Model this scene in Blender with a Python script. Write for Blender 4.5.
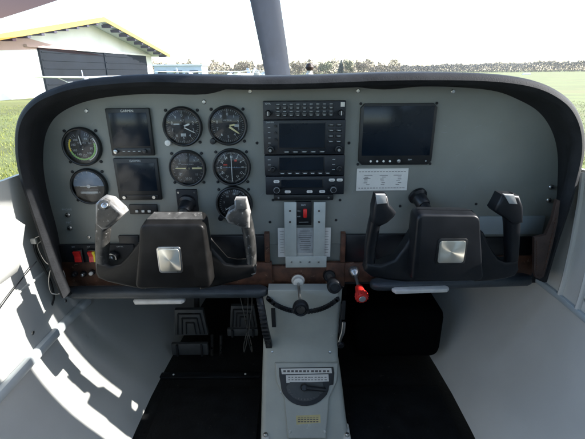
import bpy, bmesh, math, random
from mathutils import Vector, Matrix
random.seed(7)
PI = math.pi
SC = bpy.context.scene
COL = SC.collection
for o in list(bpy.data.objects): bpy.data.objects.remove(o)

# ------------------------------------------------------------------ camera
F = 400.0; PITCH = math.radians(20.24); ROLL = math.radians(-0.45)
W0, H0 = 585.0, 439.0
cam_d = bpy.data.cameras.new('camera'); cam = bpy.data.objects.new('camera', cam_d); COL.objects.link(cam)
cam_d.sensor_width = 36; cam_d.lens = 36*F/W0; cam_d.clip_start = .02; cam_d.clip_end = 6000
CM = (Matrix.Rotation(PI/2-PITCH, 4, 'X') @ Matrix.Rotation(ROLL, 4, 'Z'))
cam.matrix_world = CM
SC.camera = cam
# ------------------------------------------------------------------ world, sun, exposure
SUN_AZ = math.radians(91.2)     # from forward (+Y) towards +X (right)
SUN_EL = math.radians(32.5)
w = bpy.data.worlds.new('World'); SC.world = w; w.use_nodes = True
wn = w.node_tree.nodes; bg = wn['Background']
sky = wn.new('ShaderNodeTexSky'); sky.sky_type = 'NISHITA'; sky.sun_disc = False
sky.sun_elevation = SUN_EL; sky.sun_rotation = SUN_AZ; sky.air_density = 1.0; sky.dust_density = 0.7; sky.ozone_density = 1.0
w.node_tree.links.new(sky.outputs[0], bg.inputs[0]); bg.inputs[1].default_value = 0.15
sd = bpy.data.lights.new('sun', 'SUN'); sd.energy = 3.2; sd.angle = math.radians(.53); sd.color = (1, .965, .92)
sun = bpy.data.objects.new('sun', sd); COL.objects.link(sun)
sdir = Vector((math.sin(SUN_AZ)*math.cos(SUN_EL), math.cos(SUN_AZ)*math.cos(SUN_EL), math.sin(SUN_EL)))
sun.rotation_euler = sdir.to_track_quat('Z', 'Y').to_euler(); sun.location = sdir*50
SC.view_settings.view_transform = 'Standard'; SC.view_settings.look = 'None'
SC.view_settings.gamma = 1; SC.view_settings.use_curve_mapping = False
SC.view_settings.exposure = 2.15
SC.render.engine = 'CYCLES'

# ------------------------------------------------------------------ geometry helpers
def ray(px, py):
    d = CM.to_3x3() @ Vector(((px-W0/2)/F, (H0/2-py)/F, -1)); return d
def P(px, py, Y):
    d = ray(px, py); return d*(Y/d.y)
def PZ(px, py, Z):
    d = ray(px, py); return d*(Z/d.z)
def rectP(x0, y0, x1, y1, Y):
    cx, cy = (x0+x1)/2, (y0+y1)/2
    c = P(cx, cy, Y)
    return c, (P(x1, cy, Y)-P(x0, cy, Y)).x, (P(cx, y0, Y)-P(cx, y1, Y)).z

TXT = {}
def text_geo(s):
    if s not in TXT:
        cu = bpy.data.curves.new('t', 'FONT'); cu.body = s; cu.align_x = 'CENTER'; cu.align_y = 'CENTER'; cu.size = 1; cu.resolution_u = 2
        ob = bpy.data.objects.new('t', cu); COL.objects.link(ob)
        dg = bpy.context.evaluated_depsgraph_get(); dg.update()
        me = ob.evaluated_get(dg).to_mesh()
        TXT[s] = ([v.co.copy() for v in me.vertices], [list(p.vertices) for p in me.polygons])
        ob.evaluated_get(dg).to_mesh_clear()
        bpy.data.objects.remove(ob); bpy.data.curves.remove(cu)
    return TXT[s]

class MB:
    def __init__(s): s.v = []; s.f = []
    def add(s, vs, fs):
        n = len(s.v); s.v += [Vector(v) for v in vs]; s.f += [[i+n for i in f] for f in fs]; return s
    def addbm(s, bm):
        bm.verts.index_update()
        s.add([v.co.copy() for v in bm.verts], [[v.index for v in f.verts] for f in bm.faces]); bm.free(); return s
    def box(s, c, d, bev=0, seg=2, rot=None):
        bm = bmesh.new(); bmesh.ops.create_cube(bm, size=1)
        for v in bm.verts: v.co = Vector((v.co.x*d[0], v.co.y*d[1], v.co.z*d[2]))
        if bev: bmesh.ops.bevel(bm, geom=bm.edges[:], offset=bev, segments=seg, affect='EDGES', profile=.5)
        if rot is not None:
            for v in bm.verts: v.co = rot @ v.co
        for v in bm.verts: v.co += Vector(c)
        return s.addbm(bm)
    def prism(s, pts, y0, y1, bev=0, seg=2):
        """pts: outline (x,z), y0 front (nearer), y1 back"""
        bm = bmesh.new()
        a = [bm.verts.new((x, y0, z)) for x, z in pts]; b = [bm.verts.new((x, y1, z)) for x, z in pts]
        n = len(pts); fr = bm.faces.new(a); bm.faces.new(b[::-1])
        for i in range(n): bm.faces.new((a[i], b[i], b[(i+1) % n], a[(i+1) % n]))
        bmesh.ops.recalc_face_normals(bm, faces=bm.faces[:])
        if bev:
            bmesh.ops.bevel(bm, geom=list(fr.edges), offset=bev, segments=seg, affect='EDGES', profile=.5)
        return s.addbm(bm)
    def tube(s, path, rad, seg=12, sq=1.0, cap=True, up=None):
        """sweep; rad = number, or list of numbers or (a,b) pairs; sq = squareness"""
        path = [Vector(p) for p in path]; n = len(path)
        if not isinstance(rad, list): rad = [rad]*n
        ref = Vector(up) if up else Vector((0, 1, 0))
        vs = []; fs = []
        for i, p in enumerate(path):
            t = (path[min(i+1, n-1)]-path[max(i-1, 0)]).normalized()
            r = ref
            if abs(t.dot(r)) > .95: r = Vector((1, 0, 0)) if abs(t.x) < .9 else Vector((0, 0, 1))
            u = t.cross(r).normalized(); v = u.cross(t).normalized()
            a, b = rad[i] if isinstance(rad[i], tuple) else (rad[i], rad[i])
            for k in range(seg):
                an = 2*PI*k/seg; c, d = math.cos(an), math.sin(an)
                if sq != 1.0: c = math.copysign(abs(c)**sq, c); d = math.copysign(abs(d)**sq, d)
                vs.append(p+u*a*c+v*b*d)
        for i in range(n-1):
            for k in range(seg):
                fs.append([i*seg+k, i*seg+(k+1) % seg, (i+1)*seg+(k+1) % seg, (i+1)*seg+k])
        if cap: fs.append(list(range(seg))[::-1]); fs.append([(n-1)*seg+k for k in range(seg)])
        return s.add(vs, fs)
    def lathe(s, c, prof, axis='-y', seg=40, cap=True):
        """prof: list (r, h) with h measured along the axis"""
        vs = []; fs = []; n = len(prof)
        if isinstance(axis, str): ax = {'-y': Vector((0, -1, 0)), 'z': Vector((0, 0, 1)), 'x': Vector((1, 0, 0)), 'y': Vector((0, 1, 0))}[axis]
        else: ax = Vector(axis).normalized()
        u = ax.orthogonal().normalized(); v = ax.cross(u)
        for r, h in prof:
            for k in range(seg):
                an = 2*PI*k/seg; vs.append(Vector(c)+ax*h+(u*math.cos(an)+v*math.sin(an))*r)
        for i in range(n-1):
            for k in range(seg): fs.append([i*seg+k, i*seg+(k+1) % seg, (i+1)*seg+(k+1) % seg, (i+1)*seg+k])
        if cap: fs.append([(n-1)*seg+k for k in range(seg)]); fs.append(list(range(seg))[::-1])
        return s.add(vs, fs)
    def quad(s, x, z, w_, h_, y, ang=0):
        """flat mark facing -y"""
        c, d = math.cos(ang), math.sin(ang)
        pts = [(-w_/2, -h_/2), (w_/2, -h_/2), (w_/2, h_/2), (-w_/2, h_/2)]
        return s.add([(x+a*c-b*d, y, z+a*d+b*c) for a, b in pts], [[0, 1, 2, 3]])
    def arc(s, x, z, r0, r1, a0, a1, y, n=24):
        vs = []; fs = []
        for i in range(n+1):
            a = math.radians(a0+(a1-a0)*i/n)
            for r in (r0, r1): vs.append((x+r*math.sin(a), y, z+r*math.cos(a)))
        for i in range(n): fs.append([2*i, 2*i+1, 2*i+3, 2*i+2])
        return s.add(vs, fs)
    def text(s, t, x, z, size, y, ang=0):
        vs, fs = text_geo(t); c, d = math.cos(ang), math.sin(ang)
        return s.add([(x+(v.x*c-v.y*d)*size, y, z+(v.x*d+v.y*c)*size) for v in vs], fs)
    def build(s, name, mat, parent=None, smooth=40, label=None, recalc=True):
        me = bpy.data.meshes.new(name); me.from_pydata([tuple(v) for v in s.v], [], s.f); me.update()
        if recalc:
            bm = bmesh.new(); bm.from_mesh(me); bmesh.ops.recalc_face_normals(bm, faces=bm.faces[:]); bm.to_mesh(me); bm.free()
        if smooth:
            me.polygons.foreach_set('use_smooth', [True]*len(me.polygons)); me.set_sharp_from_angle(angle=math.radians(smooth))
        me.materials.append(mat)
        o = bpy.data.objects.new(name, me); COL.objects.link(o)
        if parent: o.parent = parent
        if label: o['label'] = label
        return o

def tag(o, label, cat, group=None):
    o['label'] = label; o['category'] = cat
    if group: o['group'] = group
    return o
def thing(name, label, cat, loc=(0, 0, 0), group=None):
    o = bpy.data.objects.new(name, None); COL.objects.link(o); o.location = loc; o.empty_display_size = .02
    return tag(o, label, cat, group)
def struct(o): o['kind'] = 'structure'; return o
def catmull(pts, n=6):
    pts = [Vector(p) for p in pts]; out = []
    for i in range(len(pts)-1):
        p0 = pts[max(i-1, 0)]; p1 = pts[i]; p2 = pts[i+1]; p3 = pts[min(i+2, len(pts)-1)]
        for k in range(n):
            t = k/n
            out.append(.5*((2*p1)+(p2-p0)*t+(2*p0-5*p1+4*p2-p3)*t*t+(3*p1-p0-3*p2+p3)*t**3))
    out.append(pts[-1]); return out
def rrect(w_, h_, r, n=5, cx=0, cz=0):
    out = []
    for sx, sz, a0 in ((1, 1, 0), (-1, 1, 90), (-1, -1, 180), (1, -1, 270)):
        for k in range(n+1):
            a = math.radians(a0+90*k/n); out.append((cx+sx*(w_/2-r)+r*math.cos(a), cz+sz*(h_/2-r)+r*math.sin(a)))
    return out

# ------------------------------------------------------------------ materials
def mat(name, col, rough=.5, metal=0, var=.15, vs=20, bump=0, bs=200, wear=None, wth=.62, wsc=30, spec=.5, coat=0, col2=None, det=6, mscale=None):
    m = bpy.data.materials.new(name); m.use_nodes = True; nt = m.node_tree; N = nt.nodes; L = nt.links
    b = N['Principled BSDF']; b.inputs['Roughness'].default_value = rough; b.inputs['Metallic'].default_value = metal
    b.inputs['Specular IOR Level'].default_value = spec; b.inputs['Coat Weight'].default_value = coat
    tc = N.new('ShaderNodeTexCoord'); src = tc.outputs['Object']
    if mscale:
        mp = N.new('ShaderNodeMapping'); mp.inputs['Scale'].default_value = mscale; L.new(src, mp.inputs[0]); src = mp.outputs[0]
    nz = N.new('ShaderNodeTexNoise'); nz.inputs['Scale'].default_value = vs; nz.inputs['Detail'].default_value = det; L.new(src, nz.inputs[0])
    rp = N.new('ShaderNodeValToRGB'); L.new(nz.outputs[0], rp.inputs[0])
    c1 = [c*(1-var) for c in col]; c2 = [min(1, c*(1+var)) for c in (col2 or col)]
    rp.color_ramp.elements[0].position = .3; rp.color_ramp.elements[1].position = .7
    rp.color_ramp.elements[0].color = (*c1, 1); rp.color_ramp.elements[1].color = (*c2, 1)
    out = rp.outputs[0]
    mr = N.new('ShaderNodeMapRange'); L.new(nz.outputs[0], mr.inputs[0]); mr.inputs[3].default_value = max(.02, rough-.12); mr.inputs[4].default_value = min(1, rough+.12)
    L.new(mr.outputs[0], b.inputs['Roughness'])
    if wear:
        n2 = N.new('ShaderNodeTexNoise'); n2.inputs['Scale'].default_value = wsc; n2.inputs['Detail'].default_value = 10; n2.inputs['Roughness'].default_value = .7; L.new(src, n2.inputs[0])
        r2 = N.new('ShaderNodeValToRGB'); r2.color_ramp.elements[0].position = wth; r2.color_ramp.elements[1].position = wth+.06; L.new(n2.outputs[0], r2.inputs[0])
        mx = N.new('ShaderNodeMix'); mx.data_type = 'RGBA'; L.new(r2.outputs[0], mx.inputs[0]); L.new(out, mx.inputs[6]); mx.inputs[7].default_value = (*wear, 1); out = mx.outputs[2]
    L.new(out, b.inputs['Base Color'])
    if bump:
        n3 = N.new('ShaderNodeTexNoise'); n3.inputs['Scale'].default_value = bs; n3.inputs['Detail'].default_value = 4; L.new(src, n3.inputs[0])
        bp = N.new('ShaderNodeBump'); bp.inputs['Strength'].default_value = bump; bp.inputs['Distance'].default_value = .002 if bs > 50 else .02
        L.new(n3.outputs[0], bp.inputs['Height']); L.new(bp.outputs[0], b.inputs['Normal'])
    return m
def glassm(name, refl=.08, tint=(1, 1, 1), dust=0, rough=.02, ior=1.35):
    m = bpy.data.materials.new(name); m.use_nodes = True; nt = m.node_tree; N = nt.nodes; L = nt.links
    N.remove(N['Principled BSDF']); out = N['Material Output']
    tr = N.new('ShaderNodeBsdfTransparent'); tr.inputs[0].default_value = (*tint, 1)
    gl = N.new('ShaderNodeBsdfGlossy'); gl.inputs['Roughness'].default_value = rough
    fr = N.new('ShaderNodeFresnel'); fr.inputs[0].default_value = ior
    mx = N.new('ShaderNodeMixShader'); L.new(fr.outputs[0], mx.inputs[0]); L.new(tr.outputs[0], mx.inputs[1]); L.new(gl.outputs[0], mx.inputs[2])
    last = mx
    if dust:
        tl = N.new('ShaderNodeBsdfTranslucent'); tl.inputs[0].default_value = (.9, .92, .95, 1)
        m2 = N.new('ShaderNodeMixShader'); m2.inputs[0].default_value = dust
        if dust < .2:
            tc = N.new('ShaderNodeTexCoord'); nz = N.new('ShaderNodeTexNoise'); nz.inputs['Scale'].default_value = 3; L.new(tc.outputs['Object'], nz.inputs[0])
            mr = N.new('ShaderNodeMapRange'); mr.inputs[3].default_value = dust*.4; mr.inputs[4].default_value = dust*1.6; L.new(nz.outputs[0], mr.inputs[0]); L.new(mr.outputs[0], m2.inputs[0])
        L.new(mx.outputs[0], m2.inputs[1]); L.new(tl.outputs[0], m2.inputs[2]); last = m2
    L.new(last.outputs[0], out.inputs[0]); return m

M = {}
M['panel'] = mat('panel_grey', (.188, .196, .178), .45, 0, .10, 9, .06, 900, det=8, wear=(.165, .17, .155), wth=.66, wsc=40)
M['panel2'] = mat('panel_pale', (.24, .28, .30), .5, 0, .06, 12)
M['black'] = mat('black_plastic', (.006, .007, .009), .38, 0, .3, 40, .08, 900)
M['matte'] = mat('matte_black', (.007, .008, .010), .7, 0, .3, 40)
M['bezel'] = mat('bezel_black', (.006, .007, .008), .42, 0, .25, 60)
M['dial'] = mat('dial_black', (.004, .0045, .006), .6, 0, .2, 60)
M['radio'] = mat('radio_face', (.006, .009, .014), .45, 0, .2, 60, .05, 700)
M['screen'] = mat('dark_screen', (.004, .008, .014), .2, 0, .3, 8, spec=.3)
M['white'] = mat('white_mark', (.72, .73, .70), .6, 0, .05, 50)
M['mark'] = mat('faded_mark', (.42, .45, .46), .6, 0, .2, 200)
M['green'] = mat('green_arc', (.28, .55, .16), .5, 0, .1, 50)
M['yellow'] = mat('yellow_mark', (.80, .62, .05), .5, 0, .08, 50)
M['cream'] = mat('cream_pointer', (.75, .68, .36), .5, 0, .05, 50)
M['red'] = mat('red_plastic', (.62, .020, .018), .35, 0, .15, 120, spec=.6)
M['redmark'] = mat('red_mark', (.6, .05, .03), .5)
M['orange'] = mat('red_knob', (.52, .022, .016), .35, 0, .12, 60, .1, 500, spec=.6)
M['blueb'] = mat('sky_blue', (.10, .17, .26), .5)
M['metal'] = mat('brushed_metal', (.55, .55, .53), .32, 1, .12, 60, .1, 400)
M['steel'] = mat('steel', (.45, .45, .44), .3, 1, .15, 80)
M['alu'] = mat('painted_bracket', (.42, .45, .43), .5, .1, .08, 30, .05, 500)
M['cap'] = mat('grip_cap', (.34, .34, .33), .35, 0, .12, 80, .04, 400)  # pale grey puts the sunlit look of the grip tops into the colour
M['pedal'] = mat('pedal_metal', (.055, .06, .062), .5, .2, .2, 40)
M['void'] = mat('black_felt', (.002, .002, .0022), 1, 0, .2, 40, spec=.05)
M['top'] = mat('rubbed_top', (.085, .083, .078), .36, .1, .4, 60, .04, 400, wear=(.22, .215, .20), wth=.58, wsc=110, det=10)
M['badge'] = mat('badge_metal', (.72, .68, .58), .34, 1, .05, 14)
M['yoke'] = mat('worn_yoke', (.010, .0095, .009), .40, 0, .35, 30, .03, 500, wear=(.05, .048, .046), wth=.68, wsc=170, spec=.22)
M['yokerub'] = mat('rubbed_yoke', (.045, .044, .041), .32, .2, .5, 60, .04, 400, wear=(.30, .295, .28), wth=.60, wsc=130, det=10)
M['yoke2'] = mat('clean_yoke', (.007, .008, .010), .40, 0, .25, 30, .03, 600, spec=.3)
M['worn'] = mat('worn_white', (.62, .61, .57), .45, .1, .1, 60)
M['hood'] = mat('hood_vinyl', (.017, .018, .020), .7, 0, .3, 35, .25, 420, spec=.18)
M['hoodtop'] = mat('glareshield_vinyl', (.042, .046, .047), .75, 0, .5, 160, 1.0, 200, spec=.22)
M['brown'] = mat('worn_brown', (.075, .030, .016), .55, 0, .5, 55, .3, 250, wear=(.20, .13, .09), wth=.60, wsc=60)
M['leather'] = mat('brown_leather', (.040, .022, .016), .55, 0, .3, 50, .4, 300)
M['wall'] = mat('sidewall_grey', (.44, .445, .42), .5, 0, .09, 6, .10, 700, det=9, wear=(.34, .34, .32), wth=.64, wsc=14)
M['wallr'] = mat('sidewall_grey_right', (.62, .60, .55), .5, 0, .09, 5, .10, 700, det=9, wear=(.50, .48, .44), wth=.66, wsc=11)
M['strip'] = mat('sidewall_strip', (.42, .46, .47), .4, 0, .05, 20)
M['lower'] = mat('lower_liner', (.20, .235, .245), .8, 0, .10, 10, .2, 600)
M['floor'] = mat('floor_mat', (.006, .0065, .007), .85, 0, .5, 30, .6, 150, wear=(.045, .040, .032), wth=.64, wsc=60, spec=.2)
M['console'] = mat('console_grey', (.33, .345, .315), .42, 0, .10, 14, .06, 600, wear=(.50, .50, .44), wth=.64, wsc=26)
M['paper'] = mat('placard_paper', (.60, .59, .56), .65, 0, .05, 40)
M['foil'] = mat('foil_placard', (.45, .47, .48), .4, .5, .2, 60)
M['ink'] = mat('ink', (.10, .09, .09), .7)
M['yplac'] = mat('yellow_placard', (.46, .40, .20), .6, 0, .12, 60)
M['lip'] = mat('dash_pad', (.032, .040, .046), .42, 0, .2, 30, .3, 350)
M['liner'] = mat('cabin_liner', (.62, .62, .60), .9, 0, .1, 10)
M['glass'] = glassm('windscreen_glass', dust=.022, ior=1.18, rough=.03)
M['lens'] = glassm('instrument_glass', ior=1.30, rough=.04)
M['grass'] = mat('grass', (.125, .128, .020), .9, 0, .25, .35, .5, 6, wear=(.14, .128, .028), wth=.54, wsc=.12, col2=(.12, .135, .028), det=10)
M['blade'] = mat('grass_blades', (.15, .165, .028), .7, 0, .4, 2)
M['hwall'] = mat('hangar_wall', (.58, .60, .60), .8, 0, .10, .4, .2, 8, det=10)
M['hdoor'] = mat('hangar_door', (.008, .010, .014), .8, 0, .3, .6, spec=.2)
M['hyellow'] = mat('yellow_fascia', (.40, .27, .05), .5, 0, .1, .8)
M['hroof'] = mat('hangar_roof', (.42, .47, .52), .5, 0, .1, .5)
M['purple'] = mat('rafter_end', (.050, .042, .065), .7)
M['prop'] = mat('propeller_grey', (.014, .019, .030), .65, .0, .2, 25, .05, 300, wear=(.035, .04, .055), wth=.62, wsc=20, spec=.2)
M['bark'] = mat('bark', (.10, .075, .055), .9)
M['leafa'] = mat('leaf_olive', (.10, .11, .06), .8, 0, .4, .6)
M['leafb'] = mat('leaf_brown', (.17, .14, .10), .8, 0, .35, .6)
M['leafc'] = mat('leaf_dark', (.07, .09, .075), .8, 0, .4, .6)
M['wood'] = mat('far_wood', (.13, .122, .11), .9, 0, .4, .06)
M['planew'] = mat('aircraft_white', (.72, .74, .77), .35, 0, .04, 1)
M['planeb'] = mat('aircraft_grey', (.36, .40, .47), .35, 0, .04, 1)
M['win'] = mat('dark_window', (.02, .025, .03), .1)
M['bluebuild'] = mat('pale_blue_cladding', (.38, .44, .49), .6, 0, .1, .5)

nt = M['badge'].node_tree; tn = nt.nodes.new('ShaderNodeTangent'); tn.direction_type = 'RADIAL'; tn.axis = 'Y'
nt.links.new(tn.outputs[0], nt.nodes['Principled BSDF'].inputs['Tangent']); nt.nodes['Principled BSDF'].inputs['Anisotropic'].default_value = .85
def edge_wear(m, col, lo, hi):
    nt = m.node_tree; N = nt.nodes; L = nt.links; b = N['Principled BSDF']
    src = b.inputs['Base Color'].links[0].from_socket
    ge = N.new('ShaderNodeNewGeometry'); nz = N.new('ShaderNodeTexNoise'); nz.inputs['Scale'].default_value = 70; nz.inputs['Detail'].default_value = 8
    tc = N.new('ShaderNodeTexCoord'); L.new(tc.outputs['Object'], nz.inputs[0])
    ml = N.new('ShaderNodeMath'); ml.operation = 'MULTIPLY_ADD'; L.new(nz.outputs[0], ml.inputs[0]); ml.inputs[1].default_value = .12; L.new(ge.outputs['Pointiness'], ml.inputs[2])
    mr = N.new('ShaderNodeMapRange'); L.new(ml.outputs[0], mr.inputs[0]); mr.inputs[1].default_value = lo+.06; mr.inputs[2].default_value = hi+.06
    mx = N.new('ShaderNodeMix'); mx.data_type = 'RGBA'; L.new(mr.outputs[0], mx.inputs[0]); L.new(src, mx.inputs[6]); mx.inputs[7].default_value = (*col, 1)
    L.new(mx.outputs[2], b.inputs['Base Color'])
edge_wear(M['yoke'], (.16, .155, .145), .565, .65)
edge_wear(M['yokerub'], (.42, .41, .39), .54, .62)
# ================================================================== THE PLACE OUTSIDE
GZ = -1.9
g = MB(); nx = 40
g.add([(-3000, -3000, GZ), (3000, -3000, GZ), (3000, 3000, GZ), (-3000, 3000, GZ)], [[0, 1, 2, 3]])
struct(g.build('ground', M['grass'], smooth=0))
# short grass
gb = MB()
for side in (-1, 1):
    for i in range(14000):
        r = 6+26*random.random()**1.5; a = random.uniform(24, 44)
        x = side*r*math.sin(math.radians(a)); y = r*math.cos(math.radians(a))
        h = random.uniform(.03, .09); t = random.uniform(0, PI); ww = random.uniform(.006, .016); lx = random.uniform(-.04, .04)
        dx, dy = ww*math.cos(t), ww*math.sin(t)
        gb.add([(x-dx, y-dy, GZ), (x+dx, y+dy, GZ), (x+lx, y+lx*.5, GZ+h)], [[0, 1, 2]])
o = gb.build('grass', M['blade'], smooth=0, recalc=False); o['kind'] = 'stuff'; o['label'] = 'short green grass of the airfield'; 

# hangar: gable front facing right, local frame: s along facade (from near eave to far eave)
def hangar():
    A = Vector((-20.45, 30.2, GZ)); B = Vector((-16.75, 58.2, GZ)); d = (B-A); Lh = d.length; u = d/Lh
    nrm = Vector((u.y, -u.x, 0))   # outward (towards +X)
    H = thing('aircraft_hangar', 'white gabled hangar with yellow roof edge and dark sliding doors', 'hangar', A)
    def W(s, out, z): return u*s+nrm*out+Vector((0, 0, z))
    ev = 4.15; ap = 6.85
    def roofz(s): return ev+(ap-ev)*(1-abs(s-Lh/2)/(Lh/2))
    def poly(name, pts, o0, o1, m, label=None, sm=0):
        mb = MB(); n = len(pts)
        vs = [W(s, o0, z) for s, z in pts]+[W(s, o1, z) for s, z in pts]
        fs = [list(range(n)), list(range(n, 2*n))[::-1]]+[[i, i+n, (i+1) % n+n, (i+1) % n] for i in range(n)]
        mb.add(vs, fs); return mb.build(name, m, H, smooth=sm, label=label)
    OV = 2.2
    poly('wall', [(0, 0), (Lh, 0), (Lh, ev), (Lh/2, ap), (0, ev)], -24, -OV, M['hwall'])
    # doors
    s0, s1 = 3.2, 23.2
    OV = 2.2
    def hit(px, py):
        d_ = ray(px, py); p0 = A-nrm*OV; tt = p0.dot(nrm)/d_.dot(nrm); q = d_*tt; return (q-p0).dot(u), q.z-GZ
    s0, htop = hit(37, 48); s1, _ = hit(145, 56); htop = max(3.2, min(4.3, htop)); print('HANGAR', s0, s1, htop, hit(145, 56), Lh)
    n = 4; dw = (s1-s0)/n
    for k in range(n):
        off = -OV+(.10 if k % 2 else .22)
        dd = poly('sliding_door', [(s0+k*dw-.05, .05), (s0+(k+1)*dw+.05, .05), (s0+(k+1)*dw+.05, htop), (s0+k*dw-.05, htop)], -OV+.02, off, M['hdoor'])
        rb = MB()
        for j in range(6):
            z = .3+j*(htop-.5)/5.2
            rb.add([W(s0+k*dw+.1, off, z), W(s0+(k+1)*dw-.1, off, z), W(s0+(k+1)*dw-.1, off+.05, z), W(s0+k*dw+.1, off+.05, z),
                    W(s0+k*dw+.1, off, z+.09), W(s0+(k+1)*dw-.1, off, z+.09), W(s0+(k+1)*dw-.1, off+.05, z+.09), W(s0+k*dw+.1, off+.05, z+.09)],
                   [[0, 1, 2, 3], [4, 7, 6, 5], [3, 2, 6, 7], [0, 3, 7, 4], [1, 5, 6, 2], [0, 4, 5, 1]])
        c = rb.build('rail', M['hdoor'], dd, smooth=0)
    poly('door_track', [(s0-1.5, htop+.02), (s1+.8, htop+.02), (s1+.8, htop+.2), (s0-1.5, htop+.2)], -OV+.02, -OV+.3, M['hwall'])
    # roof slabs with overhang and yellow fascia
    ov = .9
    for sg in (0, 1):
        e = -ov if sg == 0 else Lh+ov
        ze = ev-(ap-ev)/(Lh/2)*ov
        mb = MB(); vs = []
        for s_, z_ in ((e, ze+.02), (Lh/2, ap+.02)):
            for o_ in (-25, 0.0):
                for dz in (0, .22): vs.append(W(s_, o_, z_+dz))
        mb.add(vs, [[0, 1, 3, 2], [4, 6, 7, 5], [0, 4, 5, 1], [2, 3, 7, 6], [1, 5, 7, 3], [0, 2, 6, 4]])
        mb.build('roof', M['hroof'], H, smooth=0)
        mb = MB(); vs = []
        for s_, z_ in ((e, ze-.2), (Lh/2, ap-.2)):
            for o_ in (.003, .1):
                for dz in (.1, .50): vs.append(W(s_, o_, z_+dz))
        mb.add(vs, [[0, 1, 3, 2], [4, 6, 7, 5], [0, 4, 5, 1], [2, 3, 7, 6], [1, 5, 7, 3], [0, 2, 6, 4]])
        mb.build('fascia', M['hyellow'], H, smooth=0)
        for k in range(9):
            s_ = (e+(Lh/2-e)*(k+.7)/9.5); z_ = roofz(max(0, min(Lh, s_)))-.05
            r = MB(); r.box(W(s_, -.5, z_-.14), (.95, .42, .26)); r.build('rafter_end', M['purple'], H, smooth=0)
hangar()
# low pale blue building beyond the hangar
b = thing('storage_building', 'small pale blue flat roofed building beyond the far hangar corner', 'building', (-21.5, 84, GZ))
mb = MB(); mb.box((0, 0, 1.6), (9, 6, 3.2)); mb.build('wall', M['bluebuild'], b, smooth=0)
mb = MB(); mb.box((0, 0, 3.3), (9.6, 6.6, .25)); mb.build('roof', M['hwall'], b, smooth=0)
for k in range(3):
    mb = MB(); mb.box((-3+k*3, -3.02, 1.8), (1.6, .06, 1)); mb.build('window', M['win'], b, smooth=0)

# parked light aircraft
def light_plane():
    root = thing('light_aircraft', '', 'aircraft')
    m = MB(); m.tube(catmull([(0, 2.4, 1.1), (0, 1.9, 1.15), (0, 1.0, 1.3), (0, 0, 1.35), (0, -1.2, 1.35), (0, -3, 1.35), (0, -5.2, 1.5)], 4),
        [(.25+.0, .22)]*1+[(.25+.3*min(1, i/6), .25+.37*min(1, i/6)) if i < 12 else (.55-.45*((i-12)/12), .62-.50*((i-12)/12)) for i in range(24)], 14, .8, up=(0, 0, 1))
    m.build('fuselage', M['planew'], root)
    m = MB(); m.tube([(-5.4, .1, 2.12), (-3, .1, 2.07), (0, .1, 2.0), (3, .1, 2.07), (5.4, .1, 2.12)], [(.6, .05), (.78, .09), (.8, .1), (.78, .09), (.6, .05)], 12, up=(0, 0, 1)); m.build('wing', M['planew'], root)
    m = MB(); m.tube([(-1.7, -5, 1.5), (1.7, -5, 1.5)], [(.42, .04), (.42, .04)], 8, up=(0, 0, 1)); m.build('tailplane', M['planew'], root)
    m = MB(); m.add([(-.04, -4.3, 1.5), (-.04, -5.4, 1.45), (-.04, -5.6, 2.75), (-.04, -5.0, 2.75), (.04, -4.3, 1.5), (.04, -5.4, 1.45), (.04, -5.6, 2.75), (.04, -5.0, 2.75)],
        [[0, 1, 2, 3], [7, 6, 5, 4], [0, 4, 5, 1], [1, 5, 6, 2], [2, 6, 7, 3], [3, 7, 4, 0]]); m.build('fin', M['planeb'], root, smooth=0)
    m = MB(); m.box((0, 1.02, 1.72), (.96, .55, .34), .08, rot=None); m.build('cabin_window', M['win'], root)
    for x, y in ((0, 1.7), (-1.2, -.2), (1.2, -.2)):
        m = MB(); m.lathe((x-.07, y, .2), [(.2, 0), (.2, .14)], 'x', 14); m.build('wheel', M['matte'], root)
        m = MB(); m.tube([(x, y, .2), (x*.35, y, 1.0)], .035, 6); m.build('gear_leg', M['planew'], root)
    for sx in (-1, 1):
        m = MB(); m.tube([(sx*.5, .3, 1.0), (sx*2.6, .1, 2.05)], .035, 6); m.build('wing_strut', M['planew'], root)
    m = MB(); m.tube([(-.1, 2.5, 1.95), (.1, 2.5, .25)], [(.02, .08)]*2, 6); m.build('propeller', M['matte'], root)
    return root
def copy_tree(o, parent=None):
    c = o.copy(); COL.objects.link(c)
    if parent: c.parent = parent
    for ch in o.children[:]: copy_tree(ch, c)
    return c
pl0 = light_plane()
spots = [(-16.6, 34.3, 209, 'white high wing aircraft parked in front of the hangar doors'),
         (-17.5, 72, 215, 'white high wing aircraft parked nearest the pale blue building'),
         (-10.5, 80, 140, 'middle white aircraft in the parked row beyond the hangar'),
         (-5.0, 88, 235, 'white aircraft parked just left of the propeller blade')]
for i, (x, y, a, lb) in enumerate(spots):
    o = pl0 if i == 0 else copy_tree(pl0)
    o.location = (x, y, GZ); o.rotation_euler.z = math.radians(a); tag(o, lb, 'aircraft', 'parked light aircraft'); o.scale = (.80,)*3 if i == 0 else (1, 1, 1)

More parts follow.
